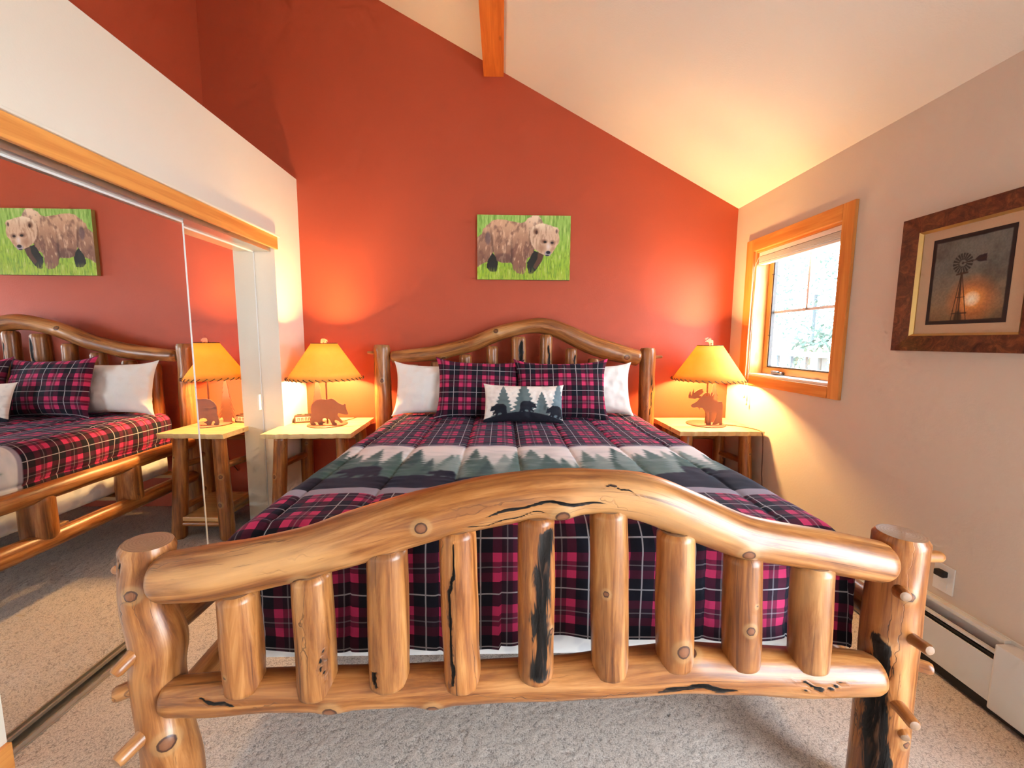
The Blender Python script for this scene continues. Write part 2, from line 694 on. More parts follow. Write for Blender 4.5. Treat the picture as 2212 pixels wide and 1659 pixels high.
# right wall with the window hole and the glass door hole
WY0, WY1, WZ0, WZ1 = 2.195, 2.955, 1.11, 2.005
DY0, DY1, DZ1 = -1.55, 0.45, 2.08
X1 = XR + 0.15
struct(boxes('wall_right', [((XR, WY1, -0.1), (X1, YB, EAVE + 0.02)), ((XR, WY0, -0.1), (X1, WY1, WZ0)), ((XR, WY0, WZ1), (X1, WY1, EAVE + 0.02)),
                            ((XR, DY1, -0.1), (X1, WY0, EAVE + 0.02)), ((XR, DY0, DZ1), (X1, DY1, EAVE + 0.02)), ((XR, DY0, -0.1), (X1, DY1, 0.0)), ((XR, YF, -0.1), (X1, DY0, EAVE + 0.02))],
             M['greige']), 'beige wall with the window and the windmill picture', 'wall')
# closet wall, its opening and the ledge above it
CY0, CY1, CZ1 = 1.178, 2.865, 1.985     # closet opening
struct(boxes('wall_left', [((XU, CY1, -0.1), (XL, YB, LEDGE)), ((XU, CY0, CZ1), (XL, CY1, LEDGE)), ((XU, YF, -0.1), (XL, CY0, LEDGE))], M['cream']),
       'cream closet wall with a ledge on top above the mirror doors', 'wall')
struct(box('wall_far_left', (XU - 0.1, YF, -0.1), (XU, YB, ceil_z(XU) + 0.02), M['red']), 'terracotta red upper wall set back above the closet ledge', 'wall')

# carpeted floor: a dense tufted grid where the carpet is seen near, coarser further back


def build_floor():
    xs = np.arange(XL - 0.65, XR + 0.005, 0.0085)
    ys = np.concatenate([np.arange(YF, 0.3, 0.1), np.arange(0.3, 1.9, 0.0075), np.arange(1.9, YB + 0.01, 0.014)])
    X, Y = np.meshgrid(xs, ys)
    rng = np.random.default_rng(5)
    t = rng.random(X.shape)
    t = 0.8 * t + 0.2 * fbm(X * 60, Y * 60, 3, 2)
    X = X + (rng.random(X.shape) - 0.5) * 0.006
    Y = Y + np.where((Y > 0.35), (rng.random(X.shape) - 0.5) * 0.005, 0)
    Z = (t - 0.75) * 0.0035
    ny, nx = X.shape
    V = np.stack([X, Y, Z], -1).reshape(-1, 3)
    i = np.arange((ny - 1) * nx).reshape(ny - 1, nx)[:, :-1].ravel()
    F = np.stack([i, i + 1, i + nx + 1, i + nx], -1)
    me = bpy.data.meshes.new('floor')
    me.vertices.add(len(V))
    me.vertices.foreach_set('co', V.astype(np.float32).ravel())
    me.loops.add(F.size)
    me.polygons.add(len(F))
    me.loops.foreach_set('vertex_index', F.ravel().astype(np.int32))
    me.polygons.foreach_set('loop_start', np.arange(0, F.size, 4, dtype=np.int32))
    me.polygons.foreach_set('use_smooth', np.ones(len(F), bool))
    a = me.attributes.new('tuft', 'FLOAT', 'POINT')
    a.data.foreach_set('value', np.clip((t - 0.2) / 0.6, 0, 1).astype(np.float32).ravel())
    me.update()
    me.validate()
    me.materials.append(M['carpet'])
    o = bpy.data.objects.new('floor', me)
    COL.objects.link(o)
    struct(o, 'beige looped carpet floor', 'carpet')


build_floor()

struct(box('light_block_slab', (XU - 0.1, YF - 0.14, -0.12), (X1, YB + 0.14, -0.02), M['concrete']), 'unseen slab added under the carpet to block light leaks', 'floor')  # unseen slab added to stop sky light leaking in below the walls
# beam under the ceiling slope
bx0, bx1, bz = -0.140, 0.008, 3.300
tag(prism('ceiling_beam', [(bx0, bz), (bx1, bz), (bx1, ceil_z(bx1) + 0.0), (bx0, ceil_z(bx0) + 0.0)], M['beam'], None, 'Y', YF, YB),
    'orange stained timber beam running under the sloped ceiling', 'beam')
# closet header board and baseboards
tag(box('trim_1', (XL, 0.9, 1.962), (XL + 0.02, CY1 + 0.01, 2.044), M['pine_y'], None, 0.003), 'orange knotty pine board above the mirror doors', 'trim', kind='structure')
tag(box('trim_2', (XL, 0.9, 2.044), (XL + 0.03, CY1 + 0.025, 2.056), M['cream'], None, 0.003), 'thin cream cap moulding on the pine header board', 'trim', kind='structure')
tag(box('baseboard_left', (XL, YF, 0.0), (XL + 0.016, CY0 - 0.0, 0.09), M['pine_y'], None, 0.003), 'orange pine baseboard beside the closet opening', 'baseboard', kind='structure')

# ------------------------------------------------------------------ closet doors
trk = thing('closet_track', 'narrow metal floor and head track of the mirrored closet', 'track', (XL - 0.09, 2.0, 0.0), kind='structure')  # metal track the closet doors slide in, not a trim board


def loc_box(name, a, b, mat, par, bev=0.0):
    o = box(name, a, b, mat, None, bev)
    o.parent = par
    o.matrix_parent_inverse = Matrix.Translation(-Vector(par.location))
    return o


for nm, z0, z1 in (('floor_track', 0.0, 0.022), ('head_track', 1.945, 1.985)):
    bm = bmesh.new()
    bm_box(bm, (XL - 0.170, CY0, z0), (XL - 0.025, CY1, z0 + 0.006 if z0 == 0 else z1))
    for xx in (-0.170, -0.106, -0.036):
        if z0 == 0:
            bm_box(bm, (XL + xx, CY0, z0), (XL + xx + 0.007, CY1, z1))
    o = bm_obj(nm, bm, M['alu'])
    o.parent = trk
    o.matrix_parent_inverse = Matrix.Translation(-Vector(trk.location))


def mirror_door(y0, y1, x, label):
    d = thing('mirror_door', label, 'mirror door', (x, (y0 + y1) / 2, 0.02), 'sliding mirror doors of the closet')
    z0, z1 = 0.024, 1.945
    loc_box('mirror_panel', (x - 0.006, y0 + 0.004, z0 + 0.004), (x, y1 - 0.004, z1 - 0.004), M['mirror'], d)
    loc_box('backing', (x - 0.022, y0, z0), (x - 0.0065, y1, z1), M['white'], d)
    e = 0.0045
    loc_box('edge_strip', (x - 0.006, y1 - 0.004, z0), (x + 0.003, y1, z1), M['white'], d)
    loc_box('edge_strip', (x - 0.006, y0, z0), (x + 0.003, y0 + 0.004, z1), M['white'], d)
    loc_box('bottom_rail', (x - 0.006, y0, z0), (x + 0.004, y1, z0 + 0.012), M['alu'], d)
    loc_box('top_rail', (x - 0.006, y0, z1 - 0.008), (x + 0.003, y1, z1), M['white'], d)
    return d


mirror_door(CY0 + 0.005, 2.165, -1.622, 'sliding mirror door nearest the viewer, reflecting the bear picture and headboard')
fd = mirror_door(2.07, 2.862, -1.690, 'sliding mirror door next to the red wall, reflecting the bear lamp')
loc_box('finger_pull', (-1.690, 2.815, 0.86), (-1.684, 2.84, 0.97), M['white'], fd, 0.002)

# ------------------------------------------------------------------ window
win = struct(thing('window_1', 'casement window with knotty pine casing on the beige wall', 'window', (XR, 2.575, WZ0)))


def wb(name, a, b, mat, bev=0.0):
    return loc_box(name, a, b, mat, win, bev)


cy0, cy1, cz0, cz1 = 2.118, 3.045, 1.04, 2.09
wb('casing_board', (XR - 0.018, cy0, cz0), (XR, cy0 + 0.078, cz1), M['pine_z'], 0.003)
wb('casing_board', (XR - 0.018, cy1 - 0.085, cz0), (XR, cy1, cz1), M['pine_z'], 0.003)
wb('casing_board', (XR - 0.019, cy0 + 0.078, cz1 - 0.085), (XR, cy1 - 0.085, cz1), M['pine_y'], 0.003)
wb('casing_board', (XR - 0.019, cy0 + 0.078, cz0), (XR, cy1 - 0.085, cz0 + 0.068), M['pine_y'], 0.003)
wb('jamb_board', (XR, WY0 - 0.0, WZ0), (X1, WY0 + 0.012, WZ1), M['pine_z'])
wb('jamb_board', (XR, WY1 - 0.012, WZ0), (X1, WY1, WZ1), M['pine_z'])
wb('jamb_board', (XR, WY0 + 0.012, WZ1 - 0.012), (X1, WY1 - 0.012, WZ1), M['pine_y'])
wb('sill_board', (XR - 0.004, WY0 + 0.012, WZ0), (X1, WY1 - 0.012, WZ0 + 0.014), M['white'])
SX = XR + 0.095
sy0, sy1, sz0, sz1 = WY0 + 0.014, WY1 - 0.014, WZ0 + 0.016, WZ1 - 0.014
w = 0.045
wb('sash_rail', (SX, sy0, sz0), (SX + 0.035, sy1, sz0 + w), M['pine_y'], 0.003)
wb('sash_rail', (SX, sy0, sz1 - w), (SX + 0.035, sy1, sz1), M['pine_y'], 0.003)
wb('sash_stile', (SX, sy0, sz0 + w), (SX + 0.035, sy0 + w, sz1 - w), M['pine_z'], 0.003)
wb('sash_stile', (SX, sy1 - w, sz0 + w), (SX + 0.035, sy1, sz1 - w), M['pine_z'], 0.003)
gk = 0.010
ga, gb, gz0, gz1 = sy0 + w, sy1 - w, sz0 + w, sz1 - w
for a, b in (((SX + 0.004, ga, gz0), (SX + 0.028, gb, gz0 + gk)), ((SX + 0.004, ga, gz1 - gk), (SX + 0.028, gb, gz1)),
             ((SX + 0.004, ga, gz0), (SX + 0.028, ga + gk, gz1)), ((SX + 0.004, gb - gk, gz0), (SX + 0.028, gb, gz1))):
    wb('gasket', a, b, M['gasket'])
wb('pane', (SX + 0.015, ga, gz0), (SX + 0.019, gb, gz1), M['glass'])
mz = 1.565
wb('muntin', (SX + 0.020, ga, mz - 0.009), (SX + 0.030, gb, mz + 0.009), M['white'])
wb('muntin', (SX + 0.020, (ga + gb) / 2 - 0.009, mz), (SX + 0.030, (ga + gb) / 2 + 0.009, gz1), M['white'])
# crank operator
bm = bmesh.new()
bm_box(bm, (SX - 0.030, 2.70, sz0), (SX + 0.002, 2.80, sz0 + 0.022), 0.008)
bm_box(bm, (SX - 0.040, 2.72, sz0 + 0.018), (SX - 0.022, 2.79, sz0 + 0.028), 0.004)
ck = bm_obj('crank_handle', bm, M['chrome'])
ck.parent = win
ck.matrix_parent_inverse = Matrix.Translation(-Vector(win.location))
for zz in (1.40, 1.83):
    wb('latch_clip', (SX - 0.006, sy1 - w - 0.03, zz), (SX + 0.002, sy1 - w, zz + 0.005), M['black'])

bl = thing('window_blind', 'white slatted blind pulled up in the window head with two hanging cords', 'blind', (XR + 0.04, 2.575, WZ1 - 0.02))


def bb(name, a, b, mat, bev=0.0):
    return loc_box(name, a, b, mat, bl, bev)


bb('headrail', (XR + 0.012, WY0 + 0.018, WZ1 - 0.042), (XR + 0.055, WY1 - 0.018, WZ1 - 0.014), M['white'], 0.002)
for k in range(7):
    zt = WZ1 - 0.046 - k * 0.0052
    bb('slat', (XR + 0.010, WY0 + 0.020, zt - 0.0034), (XR + 0.058, WY1 - 0.020, zt), M['white'])
bb('bottom_rail', (XR + 0.012, WY0 + 0.020, WZ1 - 0.100), (XR + 0.056, WY1 - 0.020, WZ1 - 0.084), M['white'], 0.002)
for yy, ze in ((2.948, 0.935), (2.915, 0.885)):
    o = tube('pull_cord', [(XR + 0.008, yy - 0.02, WZ1 - 0.04), (XR - 0.024, yy - 0.02, WZ1 - 0.12), (XR - 0.026, yy, 1.4), (XR - 0.024, yy, ze + 0.02)], 0.0014, M['string'], None, 6)
    o.parent = bl
    o.matrix_parent_inverse = Matrix.Translation(-Vector(bl.location))
    o = lathe('cord_tassel', [(0.0, 0.03), (0.004, 0.028), (0.007, 0.004), (0.0, 0.0)], M['string'], None, 10, (XR - 0.024, yy, ze))
    o.parent = bl
    o.matrix_parent_inverse = Matrix.Translation(-Vector(bl.location))

# sliding glass door further along the window wall (lights the room from the right)
dr = struct(thing('door_1', 'sliding glass door in the beige wall beside the viewer', 'door', (XR, (DY0 + DY1) / 2, 0.0)))


def db(name, a, b, mat, bev=0.0):
    return loc_box(name, a, b, mat, dr, bev)


for a, b in (((XR - 0.02, DY0 - 0.08, 0), (XR, DY0, DZ1 + 0.08)), ((XR - 0.02, DY1, 0), (XR, DY1 + 0.08, DZ1 + 0.08))):
    db('casing_board', a, b, M['pine_z'])
db('casing_board', (XR - 0.02, DY0, DZ1), (XR, DY1, DZ1 + 0.08), M['pine_y'])
for y0, y1, xx in ((DY0 + 0.01, -0.53, XR + 0.06), (-0.57, DY1 - 0.01, XR + 0.10)):
    db('stile', (xx, y0, 0.01), (xx + 0.035, y0 + 0.06, DZ1 - 0.01), M['pine_z'])
    db('stile', (xx, y1 - 0.06, 0.01), (xx + 0.035, y1, DZ1 - 0.01), M['pine_z'])
    db('rail', (xx, y0 + 0.06, 0.01), (xx + 0.035, y1 - 0.06, 0.10), M['pine_y'])
    db('rail', (xx, y0 + 0.06, DZ1 - 0.08), (xx + 0.035, y1 - 0.06, DZ1 - 0.01), M['pine_y'])
    db('pane', (xx + 0.015, y0 + 0.06, 0.10), (xx + 0.020, y1 - 0.06, DZ1 - 0.08), M['glass'])

# ------------------------------------------------------------------ logs
LRNG = random.Random(11)


def log(name, pts, parent, knots=(), char=(), step=0.012, na=40, lump=0.035, bev=0.010, caps=True, mat=None, flute=0.0):
    """a peeled log along pts [(x,y,z,r)...]; knots: (t, theta, radius, rise); char: (t0,t1,theta0,theta1,halfwidth)"""
    C = catmull(pts, step)
    P, Rr = C[:, :3], C[:, 3]
    n = len(P)
    T = np.gradient(P, axis=0)
    T /= np.linalg.norm(T, axis=1)[:, None]
    ref = np.array([0, -1.0, 0]) if abs(T[n // 2][1]) < 0.8 else np.array([0, 0, 1.0])
    N1 = ref[None] - (T @ ref)[:, None] * T
    N1 /= np.linalg.norm(N1, axis=1)[:, None]
    N2 = np.cross(T, N1)
    L = np.concatenate([[0], np.cumsum(np.linalg.norm(np.diff(P, axis=0), axis=1))])
    tt = L / L[-1]
    th = np.linspace(0, 2 * PI, na, endpoint=False)
    TH, LL = np.meshgrid(th, L)
    TT = np.repeat(tt[:, None], na, 1)
    RB = np.repeat(Rr[:, None], na, 1)
    m = np.zeros_like(TH)
    for k in range(7):
        m += LRNG.uniform(0.3, 1) * np.sin(LRNG.choice([0, 1, 1, 2, 2, 3]) * TH + LRNG.uniform(4, 30) * LL * (0.5 if k < 3 else 1.2) + LRNG.uniform(0, 6.28))
    RAD = RB * (1 + lump * m / 3)
    KD = np.full_like(TH, 2.0)
    CH = np.zeros_like(TH)
    for (kt, kth, kr, rise) in knots:
        dth = (TH - kth + PI) % (2 * PI) - PI
        d = np.sqrt((dth * RB) ** 2 + ((TT - kt) * L[-1] * 0.85) ** 2) / kr
        KD = np.minimum(KD, d)
        RAD += rise * np.exp(-(d * 1.0) ** 2)
    for (t0, t1, a0, a1, hw) in char:
        q = np.clip((TT - t0) / (t1 - t0), 0, 1)
        c = a0 + (a1 - a0) * q + 0.10 * np.sin(q * 7 + a0 * 9) + 0.06 * np.sin(q * 19 + a1 * 5)
        dth = (TH - c + PI) % (2 * PI) - PI
        e = np.clip(1 - np.abs(dth) * RB / hw, 0, 1) * np.clip(np.minimum(TT - t0, t1 - TT) / 0.05, 0, 1)
        CH = np.maximum(CH, np.clip(e * (1.25 if hw > 0.015 else 2.2), 0, 1))
        RAD -= 0.005 * np.clip(e * 1.6, 0, 1)
    # eased ends
    endf = np.minimum(L, L[-1] - L)
    ease = np.where(endf < bev, np.sqrt(np.clip(1 - (1 - endf / bev) ** 2, 0, 1)), 1.0)
    RAD = RAD - (1 - ease)[:, None] * bev * 0.8
    off = np.array([LRNG.uniform(-20, 20) for _ in range(3)])
    V = P[:, None, :] + RAD[..., None] * (np.cos(TH)[..., None] * N1[:, None, :] + np.sin(TH)[..., None] * N2[:, None, :])
    LC = np.stack([np.cos(TH) * RB, np.sin(TH) * RB, LL], -1) + off
    AUX = np.stack([KD, CH, np.full_like(TH, -1.0)], -1)
    V, LC, AUX = V.reshape(-1, 3), LC.reshape(-1, 3), AUX.reshape(-1, 3)
    F = []
    for i in range(n - 1):
        for k in range(na):
            k2 = (k + 1) % na
            F.append((i * na + k, i * na + k2, (i + 1) * na + k2, (i + 1) * na + k))
    if caps:
        vs, lcs, axs = [V], [LC], [AUX]
        base = len(V)
        for e, sgn in ((0, -1), (n - 1, 1)):
            ring = V[e * na:(e + 1) * na]
            for fr, dz in ((1.0, 0.0), (0.6, 0.002), (0.3, 0.002), (0.02, 0.002)):
                vs.append(P[e] + (ring - P[e]) * fr + T[e] * sgn * dz)
                lcs.append(LC[e * na:(e + 1) * na] * [fr, fr, 1])
                a = np.zeros((na, 3))
                a[:, 0] = 2
                a[:, 2] = max(fr, 0.02)
                axs.append(a)
            for j in range(3):
                for k in range(na):
                    k2 = (k + 1) % na
                    q = (base + j * na + k, base + j * na + k2, base + (j + 1) * na + k2, base + (j + 1) * na + k)
                    F.append(q if sgn > 0 else q[::-1])
            base += 4 * na
        V, LC, AUX = np.vstack(vs), np.vstack(lcs), np.vstack(axs)
    return meshobj(name, V, F, mat or M['log'], parent, True, {'lc': ('FLOAT_VECTOR', LC), 'aux': ('FLOAT_VECTOR', AUX)})


bed = thing('log_bed', 'rustic peeled log bed with arched headboard and footboard', 'bed', (0, 0, 0))
YFT = 0.985
kf = YFT / 1.012


def fs(pts, k, Y):
    return [(x * k, Y, 1.352 - (1.352 - z) * k, r * k) for x, z, r in pts]


foot_top = [(-0.893, 0.733, 0.060), (-0.758, 0.748, 0.069), (-0.634, 0.77, 0.067), (-0.508, 0.801, 0.064), (-0.382, 0.84, 0.069), (-0.256, 0.881, 0.069), (-0.131, 0.915, 0.067), (-0.006, 0.941, 0.065), (0.12, 0.958, 0.061), (0.246, 0.962, 0.058), (0.374, 0.945, 0.062), (0.505, 0.893, 0.062), (0.638, 0.839, 0.057), (0.771, 0.812, 0.056), (0.906, 0.786, 0.056), (1.050, 0.757, 0.053)]
log('foot_arch_rail', fs(foot_top, kf, YFT), bed, [(0.36, 0.0, 0.030, 0.008), (0.535, 0.62, 0.036, 0.014), (0.79, 0.45, 0.030, 0.008), (0.19, 0.9, 0.035, 0.004)],
    [(0.42, 0.60, 0.15, 0.1, 0.0046), (0.40, 0.53, 0.62, 0.50, 0.0042), (0.57, 0.64, -0.5, -0.45, 0.004)], step=0.008, na=130, lump=0.02, bev=0.03)
foot_low = [(-0.905, 0.393, 0.046), (-0.751, 0.402, 0.050), (-0.626, 0.41, 0.051), (-0.502, 0.412, 0.051), (-0.376, 0.415, 0.050), (-0.25, 0.418, 0.049), (-0.123, 0.422, 0.049), (0.004, 0.426, 0.049), (0.132, 0.431, 0.051), (0.261, 0.439, 0.055), (0.39, 0.45, 0.058), (0.52, 0.455, 0.060), (0.651, 0.448, 0.060), (0.784, 0.441, 0.059), (0.917, 0.437, 0.058), (1.056, 0.432, 0.052)]
log('foot_low_rail', fs(foot_low, kf, YFT), bed, [(0.235, 0.45, 0.036, 0.010), (0.37, 0.6, 0.032, 0.010), (0.62, -1.4, 0.04, 0.010), (0.72, -1.3, 0.04, 0.008)],
    [(0.66, 0.80, 0.15, 0.25, 0.012), (0.04, 0.13, -0.4, -0.2, 0.006), (0.84, 0.92, -0.6, 0.5, 0.004), (0.85, 0.95, 0.4, -0.5, 0.004)], na=48, lump=0.045, bev=0.03)
spn = [(-0.676, 0.691, -0.673, 0.450, 0.049), (-0.487, 0.740, -0.483, 0.437, 0.049), (-0.292, 0.807, -0.295, 0.460, 0.052), (-0.112, 0.856, -0.101, 0.450, 0.048), (0.090, 0.891, 0.094, 0.471, 0.048), (0.276, 0.908, 0.295, 0.480, 0.049), (0.454, 0.846, 0.469, 0.500, 0.048), (0.637, 0.782, 0.650, 0.498, 0.047), (0.827, 0.751, 0.837, 0.489, 0.049)]
YSP = 0.972
ks = YSP / 0.99
extra = {2: ([], [(0.03, 0.2, -0.6, -0.5, 0.016)]), 3: ([], [(0.05, 0.98, -0.6, -0.15, 0.006)]), 4: ([(0.33, 0.9, 0.02, 0.004)], [(0.02, 0.97, 0.10, 0.62, 0.042)]), 5: ([(0.55, -0.4, 0.018, 0.001)], []), 6: ([(0.2, 0.05, 0.036, 0.006)], []), 7: ([(0.42, -0.1, 0.024, 0.004), (0.62, 0.25, 0.010, 0.001)], []), 1: ([], [(0.15, 0.45, 0.75, 0.7, 0.003)]), 0: ([(0.25, -0.4, 0.012, 0.001)], [])}
for i, (xa_, za, xb_, zb, r) in enumerate(spn):
    kn, chh = extra.get(i, ([], []))
    log('foot_spindle', [(xb_ * ks, YSP, 1.352 - (1.352 - zb) * ks - 0.012, r * 0.97), ((xa_ + xb_) / 2 * ks, YSP, (za + zb) / 2, r * 1.0), (xa_ * ks, YSP, 1.352 - (1.352 - za) * ks + 0.018, r * 0.96)],
        bed, kn, chh, step=0.008, lump=0.03, bev=0.012)
PYF = 1.012
lp = log('foot_post', [(-0.893, PYF, 0.0, 0.066), (-0.896, PYF, 0.20, 0.064), (-0.910, PYF, 0.34, 0.060), (-0.915, PYF, 0.47, 0.061), (-0.905, PYF, 0.56, 0.060), (-0.927, PYF, 0.66, 0.054), (-0.925, PYF, 0.745, 0.052), (-0.913, PYF, 0.80, 0.058), (-0.910, PYF, 0.832, 0.062)], bed,
         [(0.865, 0.25, 0.030, 0.012), (0.37, 0.7, 0.040, 0.016), (0.20, -0.6, 0.03, 0.006)], [(0.90, 0.99, -0.7, -0.4, 0.008)], na=48, lump=0.05)
rp = log('foot_post', [(1.085, PYF, 0.0, 0.066), (1.083, PYF, 0.25, 0.063), (1.081, PYF, 0.40, 0.062), (1.079, PYF, 0.55, 0.063), (1.079, PYF, 0.70, 0.060), (1.081, PYF, 0.842, 0.061)], bed,
         [(0.83, -0.35, 0.026, 0.010), (0.645, -1.0, 0.03, 0.012), (0.33, 0.1, 0.022, 0.008)], [(0.0, 0.62, -0.80, -1.0, 0.058), (0.5, 0.70, -0.9, -1.05, 0.030)], na=48, lump=0.03)


def stub(parent, a, b, r, r2=None):
    return log('branch_stub', [(*a, r * 1.35), (*[(p * 0.75 + q * 0.25) for p, q in zip(a, b)], r * 1.05), (*b, r2 or r * 0.95)], parent, step=0.006, na=20, lump=0.03, bev=0.004)


stub(lp, (-0.955, 1.03, 0.740), (-1.035, 1.045, 0.738), 0.012)
stub(lp, (-0.925, 0.965, 0.560), (-0.943, 0.925, 0.536), 0.016)
stub(lp, (-0.945, 0.985, 0.452), (-0.985, 0.960, 0.448), 0.020)
stub(lp, (-0.918, 0.965, 0.335), (-0.940, 0.905, 0.318), 0.018)
stub(rp, (1.115, 1.035, 0.765), (1.232, 1.04, 0.758), 0.017)
stub(rp, (1.045, 0.965, 0.706), (1.033, 0.938, 0.708), 0.016)
stub(rp, (1.080, 0.965, 0.580), (1.070, 0.900, 0.590), 0.0145)
stub(rp, (1.125, 1.0, 0.475), (1.168, 0.972, 0.474), 0.017)
stub(rp, (1.070, 0.965, 0.385), (1.050, 0.895, 0.388), 0.0155)
stub(rp, (1.090, 0.962, 0.310), (1.078, 0.938, 0.306), 0.014)

# headboard
YH = 3.06
head = [(-0.835, 1.224, 0.043), (-0.708, 1.234, 0.048), (-0.583, 1.246, 0.053), (-0.458, 1.265, 0.055), (-0.333, 1.295, 0.054), (-0.208, 1.33, 0.055), (-0.082, 1.382, 0.056), (0.043, 1.427, 0.054), (0.168, 1.454, 0.054), (0.293, 1.466, 0.058), (0.419, 1.44, 0.063), (0.546, 1.382, 0.068), (0.674, 1.327, 0.070), (0.802, 1.286, 0.072), (0.931, 1.252, 0.067), (1.055, 1.224, 0.060)]
log('head_arch_rail', [(x, YH, z, r) for x, z, r in head], bed, [(0.42, -0.4, 0.035, 0.010), (0.94, 0.25, 0.042, 0.006), (0.2, 1.0, 0.03, 0.006)], [(0.8, 0.83, -0.3, -0.2, 0.01)], na=40, bev=0.025)
hs = [(-0.668, 1.178, 0.044), (-0.491, 1.2, 0.048), (-0.274, 1.256, 0.050), (-0.072, 1.32, 0.047), (0.126, 1.391, 0.060), (0.335, 1.409, 0.049), (0.527, 1.306, 0.047), (0.701, 1.23, 0.046), (0.905, 1.182, 0.044)]
for i, (x, z, r) in enumerate(hs):
    c = {4: [(0.5, 0.99, -0.3, 0.5, 0.03)], 5: [(0.6, 0.93, 0.5, 0.4, 0.02)], 6: [(0.6, 0.95, 0.7, 0.5, 0.012)]}.get(i, [])
    log('head_spindle', [(x, YH - 0.01, 0.58, r), (x, YH - 0.01, z - 0.01, r * 0.96)], bed, [], c, step=0.015, na=28, lump=0.04)
log('head_low_rail', [(-0.86, YH, 0.55, 0.05), (1.08, YH, 0.55, 0.05)], bed, step=0.03, na=28)
hp1 = log('head_post', [(-0.893, YH, 0.0, 0.066), (-0.897, YH, 0.6, 0.064), (-0.898, YH, 0.95, 0.062), (-0.902, YH, 1.14, 0.058), (-0.900, YH, 1.315, 0.061)], bed, [(0.80, 0.2, 0.03, 0.004)], step=0.02, na=36)
hp2 = log('head_post', [(1.122, YH, 0.0, 0.066), (1.122, YH, 0.6, 0.062), (1.120, YH, 0.9, 0.060), (1.116, YH, 1.302, 0.058)], bed, [], [(0.58, 0.86, 0.35, 0.3, 0.006)], step=0.02, na=36)
stub(hp1, (-0.94, YH, 1.255), (-1.005, YH - 0.01, 1.258), 0.012)
stub(hp2, (1.16, YH, 1.235), (1.225, YH - 0.01, 1.237), 0.012)
# side rails with short stub logs between them
for X in (-0.915, 1.105):
    log('side_rail', [(X, PYF + 0.03, 0.575, 0.042), (X, 2.0, 0.572, 0.045), (X, YH - 0.03, 0.578, 0.042)], bed, [(0.3, 1.2, 0.03, 0.004)], step=0.03, na=32)
    log('side_rail', [(X, PYF + 0.03, 0.315, 0.046), (X + 0.004, 1.7, 0.325, 0.052), (X, 2.2, 0.318, 0.046), (X, YH - 0.03, 0.325, 0.044)], bed, [(0.4, 1.3, 0.04, 0.012), (0.62, 1.5, 0.03, 0.01)], step=0.025, na=32, lump=0.05)
    for yy in (1.50, 2.02, 2.52):
        log('side_stub', [(X + 0.02, yy, 0.33, 0.068), (X + 0.02, yy, 0.565, 0.066)], bed, step=0.02, na=28)
for k in range(5):
    box('bed_slat', (-0.87, 1.25 + k * 0.42, 0.335), (1.06, 1.34 + k * 0.42, 0.357), M['shelf'], bed)

# ------------------------------------------------------------------ mattress set


def soft_box(name, a, b, r, mat, label, cat):
    bm = bmesh.new()
    bm_box(bm, a, b)
    bmesh.ops.bevel(bm, geom=list(bm.edges), offset=r, segments=4, affect='EDGES', profile=0.5)
    return tag(bm_obj(name, bm, mat, None, True), label, cat)


soft_box('box_spring', (-0.775, 1.165, 0.360), (1.0, 2.985, 0.545), 0.03, M['boxspring'], 'pale quilted box spring under the plaid comforter', 'box spring')
soft_box('mattress', (-0.765, 1.165, 0.548), (0.995, 2.985, 0.765), 0.05, M['boxspring'], 'pale mattress hidden under the plaid comforter', 'mattress')

# silhouettes used on the lamps and in the prints (walking bear, facing +x, origin at feet, about 1.4 wide and 1 high)
BEAR = [(700, 1130), (705, 1090), (730, 1050), (790, 1003), (850, 993), (940, 1000), (1000, 985), (1040, 1000), (1090, 1045), (1140, 1070), (1172, 1076), (1188, 1062), (1204, 1070), (1200, 1100), (1212, 1150), (1236, 1212), (1225, 1226), (1150, 1218), (1092, 1200), (1080, 1230), (1098, 1262), (1132, 1300), (1155, 1338), (1125, 1352), (1090, 1318), (1050, 1300), (1030, 1318), (1040, 1340), (1066, 1356), (1062, 1378), (1000, 1378), (985, 1350), (970, 1310), (950, 1288), (900, 1276), (862, 1285), (848, 1310), (862, 1328), (900, 1338), (890, 1352), (862, 1358), (858, 1378), (800, 1378), (785, 1342), (770, 1322), (745, 1322), (738, 1345), (760, 1362), (755, 1380), (690, 1380), (676, 1340), (690, 1260), (700, 1200)]
BEAR = [((x - 955) / 393.0, (1380 - y) / 393.0) for x, y in BEAR]


def tree_poly(h=1.0, w=0.36, n=9, seed=1):
    r = random.Random(seed)
    rt_, lf = [], []
    for k in range(n):
        z1 = h * (1 - (k + 1) / (n + 0.6))
        ww = w * ((k + 1) / n) ** 0.85 * r.uniform(0.85, 1.1)
        zi = z1 + h * 0.035
        rt_ += [(ww, z1 + h * r.uniform(-0.01, 0.01)), (ww * 0.60, zi + h * 0.02)]
        ww2 = w * ((k + 1) / n) ** 0.85 * r.uniform(0.85, 1.1)
        lf += [(-ww2, z1), (-ww2 * 0.60, zi + h * 0.02)]
    return [(0.0, h)] + rt_ + [(0.03, 0.06 * h), (0.03, 0), (-0.03, 0), (-0.03, 0.06 * h)] + lf[::-1]


# ------------------------------------------------------------------ comforter


